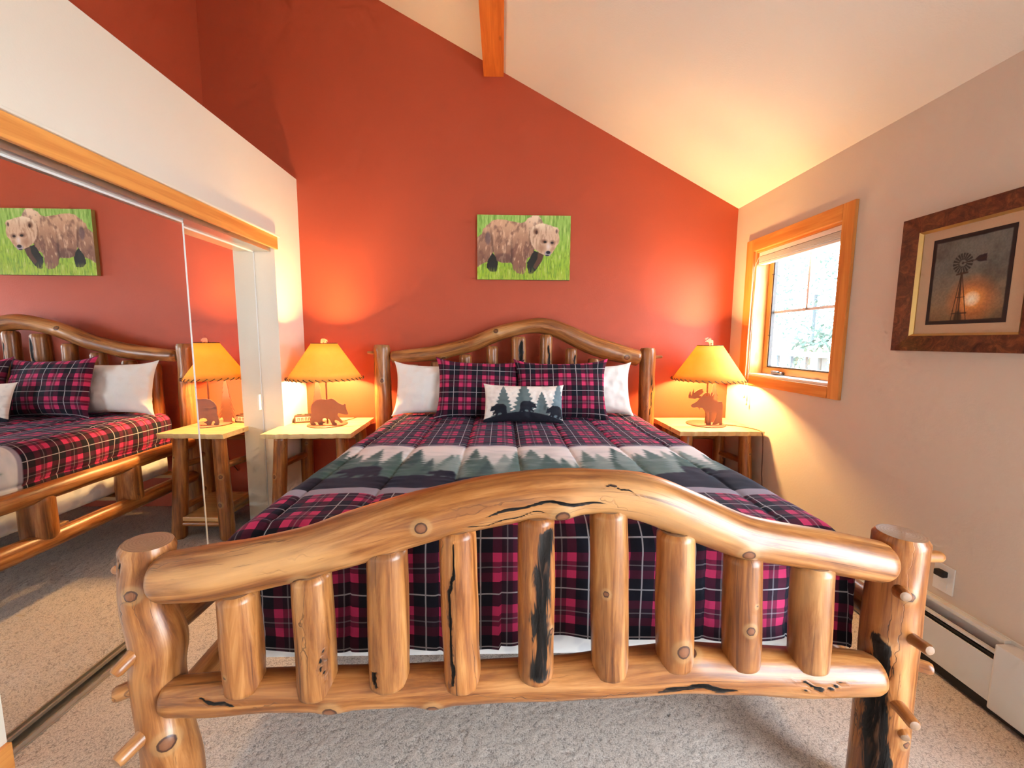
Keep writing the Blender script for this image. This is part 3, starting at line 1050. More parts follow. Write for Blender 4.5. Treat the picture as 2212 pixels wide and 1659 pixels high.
def build_comforter():
    xc, a, r = 0.118, 0.925, 0.075
    z0, yfoot, yhead = 0.796, 1.118, 2.985
    side_drop, foot_drop = 0.245, 0.352
    ds = a - r + PI * r / 2 + (side_drop - r)
    T = (yhead - yfoot) - r + PI * r / 2 + (foot_drop - r)
    st = 0.0066
    s = np.arange(-ds, ds + st, st)
    t = np.arange(0, T + st, st)
    S, Tt = np.meshgrid(s, t)

    def prof(q, edge, rr):
        h = np.where(q < edge - rr, q, np.where(q < edge - rr + PI * rr / 2, edge - rr + rr * np.sin(np.clip((q - edge + rr) / rr, 0, PI / 2)), edge))
        d = np.where(q < edge - rr, 0.0, np.where(q < edge - rr + PI * rr / 2, rr * (1 - np.cos(np.clip((q - edge + rr) / rr, 0, PI / 2))), rr + q - (edge - rr + PI * rr / 2)))
        return h, d
    hs_, dS = prof(np.abs(S), a, r)
    ht, dT = prof(Tt, yhead - yfoot, r)
    X0 = xc + np.sign(S) * hs_
    # hem length varies along the foot
    hem = 1.0 + 0.035 * np.sin(X0 * 5 + 1) + np.where(X0 < 0.0, 0.03, -0.02) - 0.13 * np.exp(-((X0 - 0.2) / 0.17) ** 2)
    over = np.clip(dT - r, 0, None)
    dT2 = np.where(dT > r, r + over * hem, dT)
    kk = 40.0
    D = np.log(np.exp(kk * dS) + np.exp(kk * dT2) - 1) / kk
    fold = np.clip(dT2 / foot_drop, 0, 1)
    Y0 = yhead - ht - fold * (0.010 * np.sin(X0 * 21 + 2 * np.sin(X0 * 5)) + 0.012)
    sfold = np.clip(dS / side_drop, 0, 1)
    X0 = X0 + np.sign(S) * sfold * (0.010 * np.sin(Y0 * 19) + 0.0) - 0.018 * np.sign(S) * sfold ** 2
    Z0 = z0 - D + 0.012 * (1 - (S / ds) ** 2)
    # last rows fold under for a thick hem
    P = np.stack([X0, Y0, Z0], -1)
    du = np.gradient(P, axis=1)
    dv = np.gradient(P, axis=0)
    N = np.cross(dv, du)
    N /= np.linalg.norm(N, axis=-1, keepdims=True) + 1e-9
    if N[5, N.shape[1] // 2, 2] < 0:
        N = -N
    # quilting channels
    q = 0.262
    sd = np.abs((S + 0.035 + q / 2) % q - q / 2)
    puff = 0.009 * (1 - np.exp(-(sd / 0.030) ** 1.2)) - 0.005 * np.exp(-(sd / 0.005) ** 2)
    pk = np.exp(-(sd / 0.05) ** 2) * 0.0035 * (fbm(Tt * 45, S * 4, 5, 2) - 0.5) * 2
    headw = np.clip((0.85 - Tt) / 0.6, 0, 1)
    wr = 0.016 * (fbm(S * 3.5, Tt * 3.5, 9, 3) - 0.5) + 0.012 * headw * (fbm(S * 6, Tt * 26 + S * 3, 21, 3) - 0.5) + 0.004 * (fbm(S * 16, Tt * 16, 31, 2) - 0.5)
    P = P + N * (puff + pk + wr)[..., None]
    # printed band: colour by cloth position
    U = S
    V = yhead - Tt          # cloth distance expressed like the bed's y
    img = np.zeros(S.shape + (3,))
    al = np.zeros(S.shape)
    B0, B1 = 1.378, 2.045
    band = (V > B0) & (V < B1)
    al[band] = 1
    nz = fbm(U * 9, V * 30, 3, 4)
    f1 = fbm(U * 2.5, V * 8, 40, 3)
    img[:] = (0.90, 0.89, 0.89)
    img = mixc(img, (0.74, 0.76, 0.77), np.clip((nz - 0.45) * 3, 0, 1) * 0.6)
    mist = np.clip((1.86 - V) / 0.22 + (f1 - 0.5) * 1.2, 0, 1)
    img = mixc(img, (0.60, 0.68, 0.66), mist * 0.85)
    mist2 = np.clip((1.74 - V) / 0.14 + (nz - 0.5) * 1.2, 0, 1)
    img = mixc(img, (0.44, 0.53, 0.51), mist2 * 0.8)
    rr = random.Random(4)
    trees = []
    for k in range(46):
        u0 = -1.08 + k * 0.048 + rr.uniform(-0.03, 0.03)
        hh = rr.choice([0.16, 0.2, 0.26, 0.32, 0.36])
        trees.append((u0, 1.60 + rr.uniform(0, 0.03), hh, hh * rr.uniform(0.20, 0.30), rr.choice([(0.36, 0.46, 0.44), (0.28, 0.39, 0.36), (0.20, 0.31, 0.29), (0.52, 0.60, 0.59)]), k))
    trees.sort(key=lambda q: -q[2])
    for (u0, v0, hh, ww, colr, sd_) in trees:
        hh_ = (V - v0) / hh
        jag = 0.55 + 0.45 * ((hh_ * 11 + 0.35 * np.abs(U - u0) / ww * 3 + sd_ * 0.37) % 1.0)
        m = (hh_ > -0.2) & (hh_ < 1) & (np.abs(U - u0) < ww * (1 - hh_) * jag * 1.1)
        m = blur(m.astype(float)) * (0.55 + 0.45 * np.clip(hh_ + 0.2 + (nz - 0.4) * 2, 0, 1))
        img = mixc(img, colr, np.clip(m, 0, 1))
    hill = 1.560 + 0.055 * (fbm(U * 2.2 + 3, U * 0, 8, 2) - 0.5) * 2 + np.where(U > 0.45, 0.05, 0)
    img = mixc(img, (0.075, 0.085, 0.13), blur((V < hill).astype(float)))
    for (u0, sc_, fl) in ((-0.70, 0.135, -1), (-0.36, 0.085, -1), (0.10, 0.05, 1), (0.72, 0.105, 1), (-0.02, 0.045, -1), (0.45, 0.07, -1)):
        v0 = 1.548 + (0.045 if u0 > 0.45 else 0)
        m = inpoly((U - u0) * fl / sc_, (V - v0) / sc_, BEAR)
        img = mixc(img, (0.075, 0.085, 0.13), blur(m.astype(float)))
    lav = (0.60, 0.58, 0.64)
    img = mixc(img, lav, ((V < B0 + 0.050) | (V > B1 - 0.022)).astype(float))
    rgba = np.concatenate([lin(img), al[..., None]], -1)
    ny, nx = S.shape
    i = np.arange((ny - 1) * nx).reshape(ny - 1, nx)[:, :-1].ravel()
    F = np.stack([i, i + nx, i + nx + 1, i + 1], -1)
    Vv = P.reshape(-1, 3)
    me = bpy.data.meshes.new('comforter')
    me.vertices.add(len(Vv))
    me.vertices.foreach_set('co', Vv.astype(np.float32).ravel())
    me.loops.add(F.size)
    me.polygons.add(len(F))
    me.loops.foreach_set('vertex_index', F.ravel().astype(np.int32))
    me.polygons.foreach_set('loop_start', np.arange(0, F.size, 4, dtype=np.int32))
    me.polygons.foreach_set('use_smooth', np.ones(len(F), bool))
    a1 = me.attributes.new('pcol', 'FLOAT_COLOR', 'POINT')
    a1.data.foreach_set('color', rgba.astype(np.float32).ravel())
    a2 = me.attributes.new('cuv', 'FLOAT_VECTOR', 'POINT')
    a2.data.foreach_set('vector', np.stack([S + 0.02, Tt + 0.03, S * 0], -1).astype(np.float32).ravel())
    me.update()
    me.validate()
    me.materials.append(M['comforter'])
    o = bpy.data.objects.new('comforter', me)
    COL.objects.link(o)
    so = o.modifiers.new('thickness', 'SOLIDIFY')
    so.thickness = 0.012
    so.offset = -1
    tag(o, 'plaid quilted comforter with a bear and pine forest band, draped over the bed', 'comforter')


build_comforter()

# ------------------------------------------------------------------ pillows


def pillow(name, w, h, th, loc, tilt, mat, label, cat, seed=0, yaw=0.0, roll=0.0, res=0.012, painter=None, pinch=0.05, ear=0.02, uvoff=(0, 0), group=None, flat=0.42, wk=1.0):
    nu, nv = int(w / res) + 2, int(h / res) + 2
    u = np.linspace(-1, 1, nu)
    v = np.linspace(-1, 1, nv)
    Ug, Vg = np.meshgrid(u, v)
    X = w / 2 * Ug * (1 - pinch * (1 - Vg ** 2) * np.abs(Ug) ** 3)
    Z = h / 2 * Vg * (1 - pinch * 1.3 * (1 - Ug ** 2) * np.abs(Vg) ** 3)
    X += ear * np.sign(Ug) * (np.abs(Ug) * np.abs(Vg)) ** 6
    Z += ear * np.sign(Vg) * (np.abs(Ug) * np.abs(Vg)) ** 6 * 1.2
    prof = (np.clip(1 - Ug ** 2, 0, 1) * np.clip(1 - Vg ** 2, 0, 1)) ** flat
    prof = prof * (1.08 - 0.14 * Vg)
    wr = 0.020 * (fbm(Ug * 2.2 + seed, Vg * 2.2, seed, 3) - 0.5) + 0.010 * (fbm(Ug * 7 + seed, Vg * 3 - Ug * 2, seed + 7, 2) - 0.5)
    wr = wr * wk + (wk - 1) * 0.010 * (fbm(Ug * 3 + Vg * 2.5, Vg * 9 - Ug * 4, seed + 3, 3) - 0.5)
    e = np.clip(prof * 2, 0, 1)
    yf = -(th / 2) * prof - wr * e
    yb = (th / 2) * prof * 0.8 + wr * e
    n = nu * nv
    Vt = np.concatenate([np.stack([X, yf, Z], -1).reshape(-1, 3), np.stack([X, yb, Z], -1).reshape(-1, 3)])
    i = np.arange((nv - 1) * nu).reshape(nv - 1, nu)[:, :-1].ravel()
    F1 = np.stack([i, i + 1, i + nu + 1, i + nu], -1)
    F2 = F1[:, ::-1] + n
    F = np.concatenate([F1, F2])
    cu = np.stack([Ug * w / 2 + uvoff[0], Vg * h / 2 + uvoff[1], Ug * 0], -1).reshape(-1, 3)
    attrs = {'cuv': ('FLOAT_VECTOR', np.concatenate([cu, cu]))}
    if painter is not None:
        img = painter(Ug * w / 2, Vg * h / 2, w, h)
        rgba = np.concatenate([lin(img), np.ones(img.shape[:2] + (1,))], -1).reshape(-1, 4)
        bk = np.tile(np.array([[0.01, 0.011, 0.02, 1]]), (n, 1))
        attrs['pcol'] = ('FLOAT_COLOR', np.concatenate([rgba, bk]))
    me = bpy.data.meshes.new(name)
    me.from_pydata(Vt.tolist(), [], F.tolist())
    bm = bmesh.new()
    bm.from_mesh(me)
    bm.free()
    me.polygons.foreach_set('use_smooth', [True] * len(me.polygons))
    for an, (typ, data) in attrs.items():
        a = me.attributes.new(an, typ, 'POINT')
        a.data.foreach_set({'FLOAT_VECTOR': 'vector', 'FLOAT_COLOR': 'color'}[typ], np.asarray(data, np.float32).ravel())
    me.materials.append(mat)
    me.update()
    o = bpy.data.objects.new(name, me)
    COL.objects.link(o)
    o.location = loc
    o.rotation_euler = (-tilt, roll, yaw)
    tag(o, label, cat, group)
    return o


pillow('bed_pillow', 0.62, 0.36, 0.12, (-0.46, 2.918, 0.997), 0.22, M['white_cotton'], 'white bed pillow on the side of the bear lamp', 'pillow', 3, roll=0.02, ear=0.018, wk=1.6, group='white bed pillows')
pillow('bed_pillow', 0.62, 0.36, 0.12, (0.635, 2.915, 0.997), 0.22, M['white_cotton'], 'white bed pillow on the side of the moose lamp', 'pillow', 8, roll=-0.02, ear=0.018, wk=1.6, group='white bed pillows')
pillow('plaid_pillow', 0.585, 0.40, 0.13, (-0.155, 2.812, 1.010), 0.26, M['plaid'], 'plaid pillow leaning beside the white pillow nearest the bear lamp', 'pillow', 5, roll=0.03, yaw=0.04, uvoff=(0.02, 0.03), group='plaid pillows', ear=0.022)
pillow('plaid_pillow', 0.625, 0.40, 0.13, (0.415, 2.772, 1.010), 0.26, M['plaid'], 'plaid pillow leaning beside the white pillow nearest the moose lamp', 'pillow', 15, roll=-0.01, yaw=-0.03, uvoff=(0.06, 0.01), group='plaid pillows', ear=0.022)


def paint_lumbar(x, z, w, h):
    img = np.zeros(x.shape + (3,))
    nz = fbm(x * 40, z * 60, 2, 3)
    img[:] = (0.93, 0.90, 0.88)
    img = mixc(img, (0.80, 0.77, 0.76), np.clip((nz - 0.5) * 3, 0, 1) * 0.6)
    tr = [(-0.135, -0.10, 0.215, 0.085), (0.0, -0.1, 0.255, 0.10), (0.115, -0.095, 0.17, 0.075), (0.228, -0.1, 0.24, 0.075)]
    for i, (x0, z0, hh, ww) in enumerate(tr):
        q = (z - z0) / hh
        jag = 0.62 + 0.38 * ((q * 10 + np.abs(x - x0) / ww * 1.6) % 1.0)
        m = (q > 0) & (q < 1) & (np.abs(x - x0) < ww * (1 - q) ** 0.8 * jag)
        img = mixc(img, (0.39, 0.45, 0.46) if i != 3 else (0.45, 0.53, 0.57), blur(m.astype(float)))
    hill = -0.083 + 0.035 * np.cos(np.clip(x / (w / 2), -1, 1) * 1.9) * 1.0 - 0.012
    navy = (0.10, 0.105, 0.16)
    img = mixc(img, navy, blur((z < hill).astype(float)))
    for (x0, sc, fl) in ((-0.165, 0.080, -1), (0.025, 0.078, 1), (0.200, 0.080, -1)):
        z0 = -0.083 + 0.035 * math.cos(x0 / (w / 2) * 1.9) - 0.018
        m = inpoly((x - x0) * fl / sc, (z - z0) / sc, BEAR)
        img = mixc(img, navy, blur(m.astype(float)))
    return img


pillow('lumbar_cushion', 0.52, 0.245, 0.11, (0.146, 2.630, 0.938), 0.30, M['knit'], 'small oblong cushion with three black bears and pine trees', 'cushion', 22, roll=0.015, res=0.0022, painter=paint_lumbar, ear=0.008, pinch=0.03)

# ------------------------------------------------------------------ nightstands


def nightstand(x0, x1, y0, y1, rot, label):
    w_, d_ = x1 - x0, y1 - y0
    t = thing('nightstand', label, 'nightstand', ((x0 + x1) / 2, (y0 + y1) / 2, 0), 'log nightstands beside the bed')
    t.rotation_euler.z = rot
    zt = 0.736
    # top with a slightly wavy live front edge
    n = 24
    fr = [(-w_ / 2 + w_ * k / n, -d_ / 2 + 0.004 * math.sin(k * 1.3) + 0.003 * math.sin(k * 2.9)) for k in range(n + 1)]
    fr[0] = (-w_ / 2, -d_ / 2)
    fr[-1] = (w_ / 2, -d_ / 2)
    poly = fr + [(w_ / 2, d_ / 2), (-w_ / 2, d_ / 2)]
    m_ = len(poly)
    v = [(px, py + (0.008 if k <= n else 0), zt - 0.032) for k, (px, py) in enumerate(poly)] + [(px, py, zt) for px, py in poly]
    f = [tuple(range(m_ - 1, -1, -1)), tuple(range(m_, 2 * m_))] + [(i, (i + 1) % m_, m_ + (i + 1) % m_, m_ + i) for i in range(m_)]
    meshobj('table_top', v, f, M['tabletop'], t)
    lx, ly = w_ / 2 - 0.075, d_ / 2 - 0.075
    for sx in (-1, 1):
        for sy in (-1, 1):
            k = [(0.35, 0.0 if sy < 0 else 0.5, 0.028, 0.005), (0.62, 0.4 * sx, 0.026, 0.004)] if sx * sy > 0 else [(0.8, 0.3, 0.018, 0.002)]
            log('leg', [(sx * (lx + 0.025), sy * (ly + 0.02), 0.0, 0.046), (sx * lx, sy * ly, 0.45, 0.044), (sx * (lx - 0.012), sy * (ly - 0.01), zt - 0.032, 0.040)], t, k, step=0.014, na=28, lump=0.04)
    for sx in (-1, 1):
        log('side_rung', [(sx * (lx + 0.002), -ly, 0.50, 0.022), (sx * (lx + 0.002), ly, 0.47, 0.024)], t, step=0.02, na=20)
        log('side_rung', [(sx * (lx + 0.016), -ly, 0.20, 0.024), (sx * (lx + 0.016), ly, 0.20, 0.022)], t, step=0.02, na=20)
    log('back_rung', [(-lx, ly, 0.60, 0.020), (lx, ly, 0.60, 0.020)], t, step=0.02, na=20)
    box('shelf', (-lx + 0.02, -ly - 0.04, 0.125), (lx - 0.02, ly + 0.02, 0.155), M['shelf'], t, 0.006)
    log('front_rung', [(-lx - 0.01, -ly - 0.02, 0.105, 0.020), (lx + 0.01, -ly - 0.02, 0.105, 0.022)], t, step=0.02, na=20)
    return t


nightstand(-1.580, -1.005, 2.62, 3.185, 0.035, 'log nightstand holding the bear lamp and the clock')
nightstand(1.232, 1.822, 2.69, 3.195, 0.0, 'log nightstand holding the moose lamp by the window')

# ------------------------------------------------------------------ lamps
MOOSE_BODY = [(314, 1078), (322, 1055), (350, 1038), (395, 1012), (420, 985), (440, 962), (480, 962), (530, 975), (610, 968), (650, 995), (700, 1015), (750, 1008), (768, 1050), (772, 1150), (772, 1250), (776, 1310), (778, 1356), (734, 1356), (736, 1320), (716, 1325), (690, 1335), (672, 1342), (636, 1342), (648, 1310), (668, 1265), (690, 1215), (690, 1175), (660, 1170), (628, 1176), (618, 1250), (614, 1342), (580, 1350), (586, 1250), (584, 1165), (574, 1165), (574, 1250), (580, 1352), (546, 1354), (552, 1260), (540, 1185), (512, 1140), (482, 1105), (456, 1098), (446, 1112), (438, 1134), (428, 1105), (404, 1086), (372, 1098), (340, 1098)]
MOOSE_A1 = [(286, 966), (276, 935), (284, 912), (296, 868), (306, 870), (308, 910), (322, 935), (330, 880), (346, 832), (352, 890), (382, 866), (412, 845), (470, 828), (474, 858), (488, 875), (462, 905), (430, 930), (470, 940), (490, 955), (450, 968), (400, 962), (372, 976), (330, 968)]
MOOSE_A2 = [(440, 968), (470, 920), (498, 890), (532, 886), (524, 926), (548, 938), (550, 886), (562, 880), (578, 930), (590, 880), (612, 885), (606, 935), (632, 888), (638, 930), (618, 975), (520, 975)]


def mo(poly):
    return [((x - 590) / 6.38 / 870 * 2.90, (1356 - y) / 6.38 / 870 * 2.90) for x, y in poly]


def table_lamp(x, y, zb, kind, label):
    t = thing('table_lamp', label, 'lamp', (x, y, zb), 'animal silhouette lamps')
    lathe('lamp_base', [(0.0, 0.0), (0.135, 0.0), (0.138, 0.003), (0.135, 0.007), (0.0, 0.007)], M['rust'], t, 48)
    lathe('stem', [(0.006, 0.007), (0.006, 0.40), (0.013, 0.402), (0.013, 0.45), (0.004, 0.455), (0.0, 0.455)], M['rust'], t, 16)
    if kind == 'bear':
        s = 0.192
        prism('bear_cutout', [(px * s + 0.035, pz * s + 0.006) for px, pz in BEAR], M['rust'], t, 'Y', -0.055, -0.051)
        prism('tree_cutout', [(px - 0.088, pz + 0.007) for px, pz in tree_poly(0.345, 0.062, 10, 4)], M['rust'], t, 'Y', 0.050, 0.054)
    else:
        prism('moose_cutout', mo(MOOSE_BODY), M['rust'], t, 'Y', -0.055, -0.051)
        prism('antler_cutout', mo(MOOSE_A1), M['rust'], t, 'Y', -0.0515, -0.0475)
        prism('antler_cutout', mo(MOOSE_A2), M['rust'], t, 'Y', -0.0585, -0.0545)
        prism('tree_cutout', [(px + 0.075, pz + 0.007) for px, pz in tree_poly(0.33, 0.065, 10, 7)], M['rust'], t, 'Y', 0.040, 0.044)
    zs0, zs1, r0, r1 = 0.335, 0.590, 0.252, 0.086
    sh = lathe('lamp_shade', [(r0, zs0), (r0 * 0.75 + r1 * 0.25, zs0 * 0.75 + zs1 * 0.25), (r0 * 0.5 + r1 * 0.5, (zs0 + zs1) / 2), (r0 * 0.25 + r1 * 0.75, zs0 * 0.25 + zs1 * 0.75), (r1, zs1)], M['shade'], t, 64)
    so = sh.modifiers.new('thickness', 'SOLIDIFY')
    so.thickness = 0.0016
    vs, fsx = [], []
    for rr_, zz, ns in ((r0, zs0, 40),):
        for k in range(ns):
            a = 2 * PI * k / ns
            b = a + 2 * PI / ns * 0.75
            pts = [((rr_ + 0.004) * math.cos(a), (rr_ + 0.004) * math.sin(a), zz + 0.014), ((rr_ + 0.006) * math.cos((a + b) / 2), (rr_ + 0.006) * math.sin((a + b) / 2), zz + 0.004), ((rr_ + 0.001) * math.cos(b), (rr_ + 0.001) * math.sin(b), zz - 0.004)]
            v, f = tube_geo(pts, 0.0026, 6)
            o = len(vs)
            vs += v
            fsx += [tuple(i + o for i in q) for q in f]
    meshobj('rim_lacing', vs, fsx, M['lace'], sh, True)
    tube('rim_wire', [(r1 * math.cos(2 * PI * k / 32), r1 * math.sin(2 * PI * k / 32), zs1) for k in range(33)], 0.003, M['lace'], sh, 6)
    # spider and finial
    for k in range(3):
        a = 2 * PI * k / 3 + 0.3
        tube('spider_arm', [(0, 0, zs1 - 0.012), (r1 * math.cos(a), r1 * math.sin(a), zs1)], 0.0018, M['rust'], sh, 6)
    tube('harp', [(0.0, 0, 0.445), (0.045, 0, 0.49), (0.042, 0, 0.55), (0.0, 0, zs1 - 0.012), (-0.042, 0, 0.55), (-0.045, 0, 0.49), (0.0, 0, 0.445)], 0.002, M['rust'], t, 6)
    if kind == 'bear':
        prism('finial', [(px * 0.036, pz * 0.036 + zs1 - 0.002) for px, pz in BEAR], M['rust'], t, 'Y', -0.002, 0.002)
    else:
        prism('finial', [(px * 0.24, pz * 0.24 + zs1 - 0.004) for px, pz in mo(MOOSE_BODY)], M['rust'], t, 'Y', -0.002, 0.002)
        prism('finial', [(px * 0.24, pz * 0.24 + zs1 - 0.004) for px, pz in mo(MOOSE_A1)], M['rust'], t, 'Y', -0.001, 0.003)
        prism('finial', [(px * 0.24, pz * 0.24 + zs1 - 0.004) for px, pz in mo(MOOSE_A2)], M['rust'], t, 'Y', -0.003, 0.001)
    lathe('bulb', [(0.0, 0.525), (0.016, 0.521), (0.027, 0.505), (0.028, 0.487), (0.016, 0.466), (0.012, 0.452)], M['bulb'], t, 20)
    tube('pull_chain', [(0.075, -0.02, 0.42), (0.076, -0.02, 0.33), (0.078, -0.02, 0.318)], 0.0014, M['gold'], t, 5)
    ld = bpy.data.lights.new('lamp_light', 'POINT')
    ld.energy = LAMP_W
    ld.color = (1.0, 0.60, 0.22)
    ld.shadow_soft_size = 0.045
    lo = bpy.data.objects.new('lamp_light', ld)
    COL.objects.link(lo)
    lo.parent = t
    lo.location = (0.0, 0.0, 0.485)
    for ob in t.children:
        if ob.name.startswith('bulb'):
            ob.visible_shadow = True
    return t


table_lamp(-1.27, 2.93, 0.736, 'bear', 'lit table lamp with a walking bear cutout and a yellow shade')
table_lamp(1.535, 2.945, 0.736, 'moose', 'lit table lamp with a moose cutout and a yellow shade by the window')
# the moose lamp's cord over the table and down
tag(tube('lamp_cord', [(1.66, 2.90, 0.741), (1.72, 2.87, 0.741), (1.775, 2.80, 0.741), (1.795, 2.73, 0.741), (1.800, 2.688, 0.735), (1.802, 2.676, 0.70), (1.805, 2.672, 0.60), (1.80, 2.66, 0.45), (1.81, 2.64, 0.25), (1.80, 2.62, 0.012)], 0.0032, M['cord'], None, 8),
    'thin brown cord trailing over the nightstand edge from the moose lamp', 'cord')
tag(tube('lamp_cord', [(-1.20, 3.02, 0.741), (-1.16, 3.12, 0.741), (-1.15, 3.185, 0.741), (-1.15, 3.203, 0.72), (-1.16, 3.204, 0.5), (-1.22, 3.20, 0.36), (-1.26, 3.205, 0.30)], 0.003, M['cord'], None, 8),
    'thin brown cord dropping behind the nightstand of the bear lamp', 'cord')

# alarm clock
clk = thing('alarm_clock', 'small dark alarm clock on the nightstand beside the bear lamp', 'clock', (-1.472, 3.01, 0.736))
clk.rotation_euler.z = 0.28
bm = bmesh.new()
bm_box(bm, (-0.068, -0.035, 0.0), (0.068, 0.035, 0.058), 0.010)
for v in bm.verts:
    if v.co.z > 0.03 and v.co.y < 0:
        v.co.y += 0.012
bm_obj('clock_body', bm, M['clock_body'], clk)
box('clock_face', (-0.056, -0.0345, 0.012), (0.056, -0.030, 0.046), M['clock_face'], clk, 0.001)
for dx in (-0.036, -0.012, 0.014, 0.036):
    boxes('clock_digit', [((dx - 0.007, -0.0360, 0.018), (dx - 0.004, -0.0344, 0.040)), ((dx + 0.004, -0.0360, 0.018), (dx + 0.007, -0.0344, 0.040)), ((dx - 0.004, -0.0360, 0.037), (dx + 0.004, -0.0344, 0.040))], M['clock_digit'], clk)
boxes('clock_button', [((-0.05, -0.005, 0.057), (-0.02, 0.010, 0.062)), ((0.0, -0.005, 0.057), (0.045, 0.010, 0.062))], M['black'], clk, 0.001)

# ------------------------------------------------------------------ bear canvas


def print_grid(name, p0, ex, ez, nx, nz, img, mat, parent):
    """a flat print: p0 lower-left corner, ex / ez edge vectors, img rows from the bottom"""
    p0, ex, ez = Vector(p0), Vector(ex), Vector(ez)
    U, W_ = np.meshgrid(np.linspace(0, 1, nx), np.linspace(0, 1, nz))
    V = np.array(p0)[None, None] + U[..., None] * np.array(ex) + W_[..., None] * np.array(ez)
    i = np.arange((nz - 1) * nx).reshape(nz - 1, nx)[:, :-1].ravel()
    F = np.stack([i, i + 1, i + nx + 1, i + nx], -1)
    rgba = np.concatenate([lin(img), np.ones(img.shape[:2] + (1,))], -1).reshape(-1, 4)
    return meshobj(name, V.reshape(-1, 3), F.tolist(), mat, parent, False, {'pcol': ('FLOAT_COLOR', rgba)})


def ell(x, y, cx, cy, rx, ry, soft=0.35):
    d = np.sqrt(((x - cx) / rx) ** 2 + ((y - cy) / ry) ** 2)
    return np.clip((1 - d) / soft, 0, 1)


def paint_bear(nx, nz):
    x, y = np.meshgrid(np.linspace(258, 1978, nx), np.linspace(1392, 215, nz))
    gr = fbm(x / 26, y / 150 + x / 500, 4, 4)
    gr2 = fbm(x / 12, y / 70, 14, 3)
    low = np.clip((y - 450) / 800, 0, 1)
    img = np.zeros(x.shape + (3,))
    img[:] = (0.60, 0.80, 0.40)
    img = mixc(img, (0.62, 0.76, 0.18), low)
    img = mixc(img, (0.40, 0.58, 0.22), np.clip((gr - 0.5) * 3.2, 0, 1) * 0.8)
    img = mixc(img, (0.85, 0.90, 0.62), np.clip((0.42 - gr) * 4, 0, 1) * 0.7)
    img = mixc(img, (0.36, 0.48, 0.12), np.clip((gr2 - 0.55) * 4, 0, 1) * low * 0.7)
    body = [(250, 620), (330, 560), (370, 470), (450, 400), (540, 320), (640, 292), (760, 300), (900, 330), (1060, 355), (1140, 335), (1190, 270), (1260, 226), (1330, 216), (1390, 225), (1440, 290), (1470, 350), (1540, 400), (1500, 700), (1320, 830), (1280, 900), (1250, 960), (1180, 1000), (1168, 1100), (1150, 1250), (1090, 1290), (1000, 1270), (930, 1210), (890, 1080), (720, 1085), (620, 1050), (560, 890), (500, 950), (440, 1060), (350, 1110), (250, 1170)]
    hind = [(530, 890), (590, 960), (645, 1080), (620, 1240), (560, 1250), (480, 1240), (440, 1180), (440, 1060)]
    fleg = [(1270, 830), (1340, 870), (1420, 900), (1490, 930), (1450, 1050), (1350, 1210), (1270, 1290), (1200, 1270), (1180, 1080), (1250, 950)]
    hd = [(1228, 560), (1240, 480), (1270, 430), (1330, 388), (1420, 360), (1520, 366), (1620, 398), (1690, 422), (1740, 430), (1765, 480), (1755, 540), (1776, 640), (1755, 720), (1700, 810), (1640, 900), (1600, 950), (1540, 957), (1490, 930), (1400, 890), (1320, 825), (1260, 740), (1232, 650)]
    wob = (fbm(x / 40, y / 40, 50, 2) - 0.5) * 26
    dark = (0.12, 0.13, 0.12)
    img = mixc(img, dark, blur(inpoly(x + wob, y, hind).astype(float)))
    img = mixc(img, dark, blur(inpoly(x + wob, y, fleg).astype(float)))
    img = mixc(img, (0.36, 0.24, 0.19), blur(inpoly(x, y, [(1380, 880), (1490, 930), (1450, 1050), (1330, 1200), (1290, 1150), (1370, 1000)]).astype(float)))
    fur = fbm(x / 60 + y / 200, y / 110 - x / 300, 7, 4)
    fur2 = fbm(x / 30, y / 90 + x / 140, 17, 3)
    top = np.clip((1000 - y) / 620, 0, 1)
    fc = np.zeros_like(img)
    fc[:] = (0.55, 0.39, 0.32)
    fc = mixc(fc, (0.84, 0.68, 0.56), top)
    fc = mixc(fc, (0.95, 0.86, 0.76), np.clip((x - 1000) / 250, 0, 1) * np.clip((560 - y) / 300, 0, 1))
    fc = mixc(fc, (0.40, 0.27, 0.25), np.clip((fur - 0.50) * 4.5, 0, 1) * 0.5)
    fc = mixc(fc, (0.93, 0.80, 0.68), np.clip((0.44 - fur2) * 4.5, 0, 1) * 0.7)
    fc = mixc(fc, (0.40, 0.33, 0.37), ell(x, y, 455, 640, 60, 140) * 0.7)
    fc = mixc(fc, (0.34, 0.23, 0.22), ell(x, y, 740, 1000, 220, 110) * 0.5)
    fc = mixc(fc, (0.36, 0.25, 0.22), np.exp(-((x - 895) / 22) ** 2) * np.clip((y - 650) / 200, 0, 1) * 0.8)
    fc = mixc(fc, (0.30, 0.20, 0.18), np.exp(-((x - 520 - (y - 600) * 0.1) / 20) ** 2) * np.clip((y - 420) / 200, 0, 1) * 0.6)
    m = blur(inpoly(x + wob, y + wob * 0.5, body).astype(float))
    img = img * (1 - m[..., None]) + fc * m[..., None]
    hc = np.zeros_like(img)
    hc[:] = (0.86, 0.74, 0.64)
    hc = mixc(hc, (0.97, 0.91, 0.82), np.clip((520 - y) / 150, 0, 1))
    hc = mixc(hc, (0.66, 0.50, 0.40), np.clip((fur2 - 0.5) * 4, 0, 1) * 0.6)
    hc = mixc(hc, (0.58, 0.40, 0.30), ell(x, y, 1440, 810, 130, 120, 0.8) * 0.6)
    hc = mixc(hc, (0.55, 0.40, 0.32), ell(x, y, 1335, 505, 60, 75, 0.6))
    hc = mixc(hc, (0.30, 0.18, 0.14), ell(x, y, 1350, 520, 30, 45, 0.6))
    hc = mixc(hc, (0.45, 0.34, 0.33), ell(x, y, 1720, 500, 25, 50, 0.6))
    hc = mixc(hc, (0.50, 0.34, 0.28), ell(x, y, 1490, 685, 85, 55, 0.8))
    hc = mixc(hc, (0.45, 0.34, 0.30), ell(x, y, 1645, 705, 60, 60, 0.8))
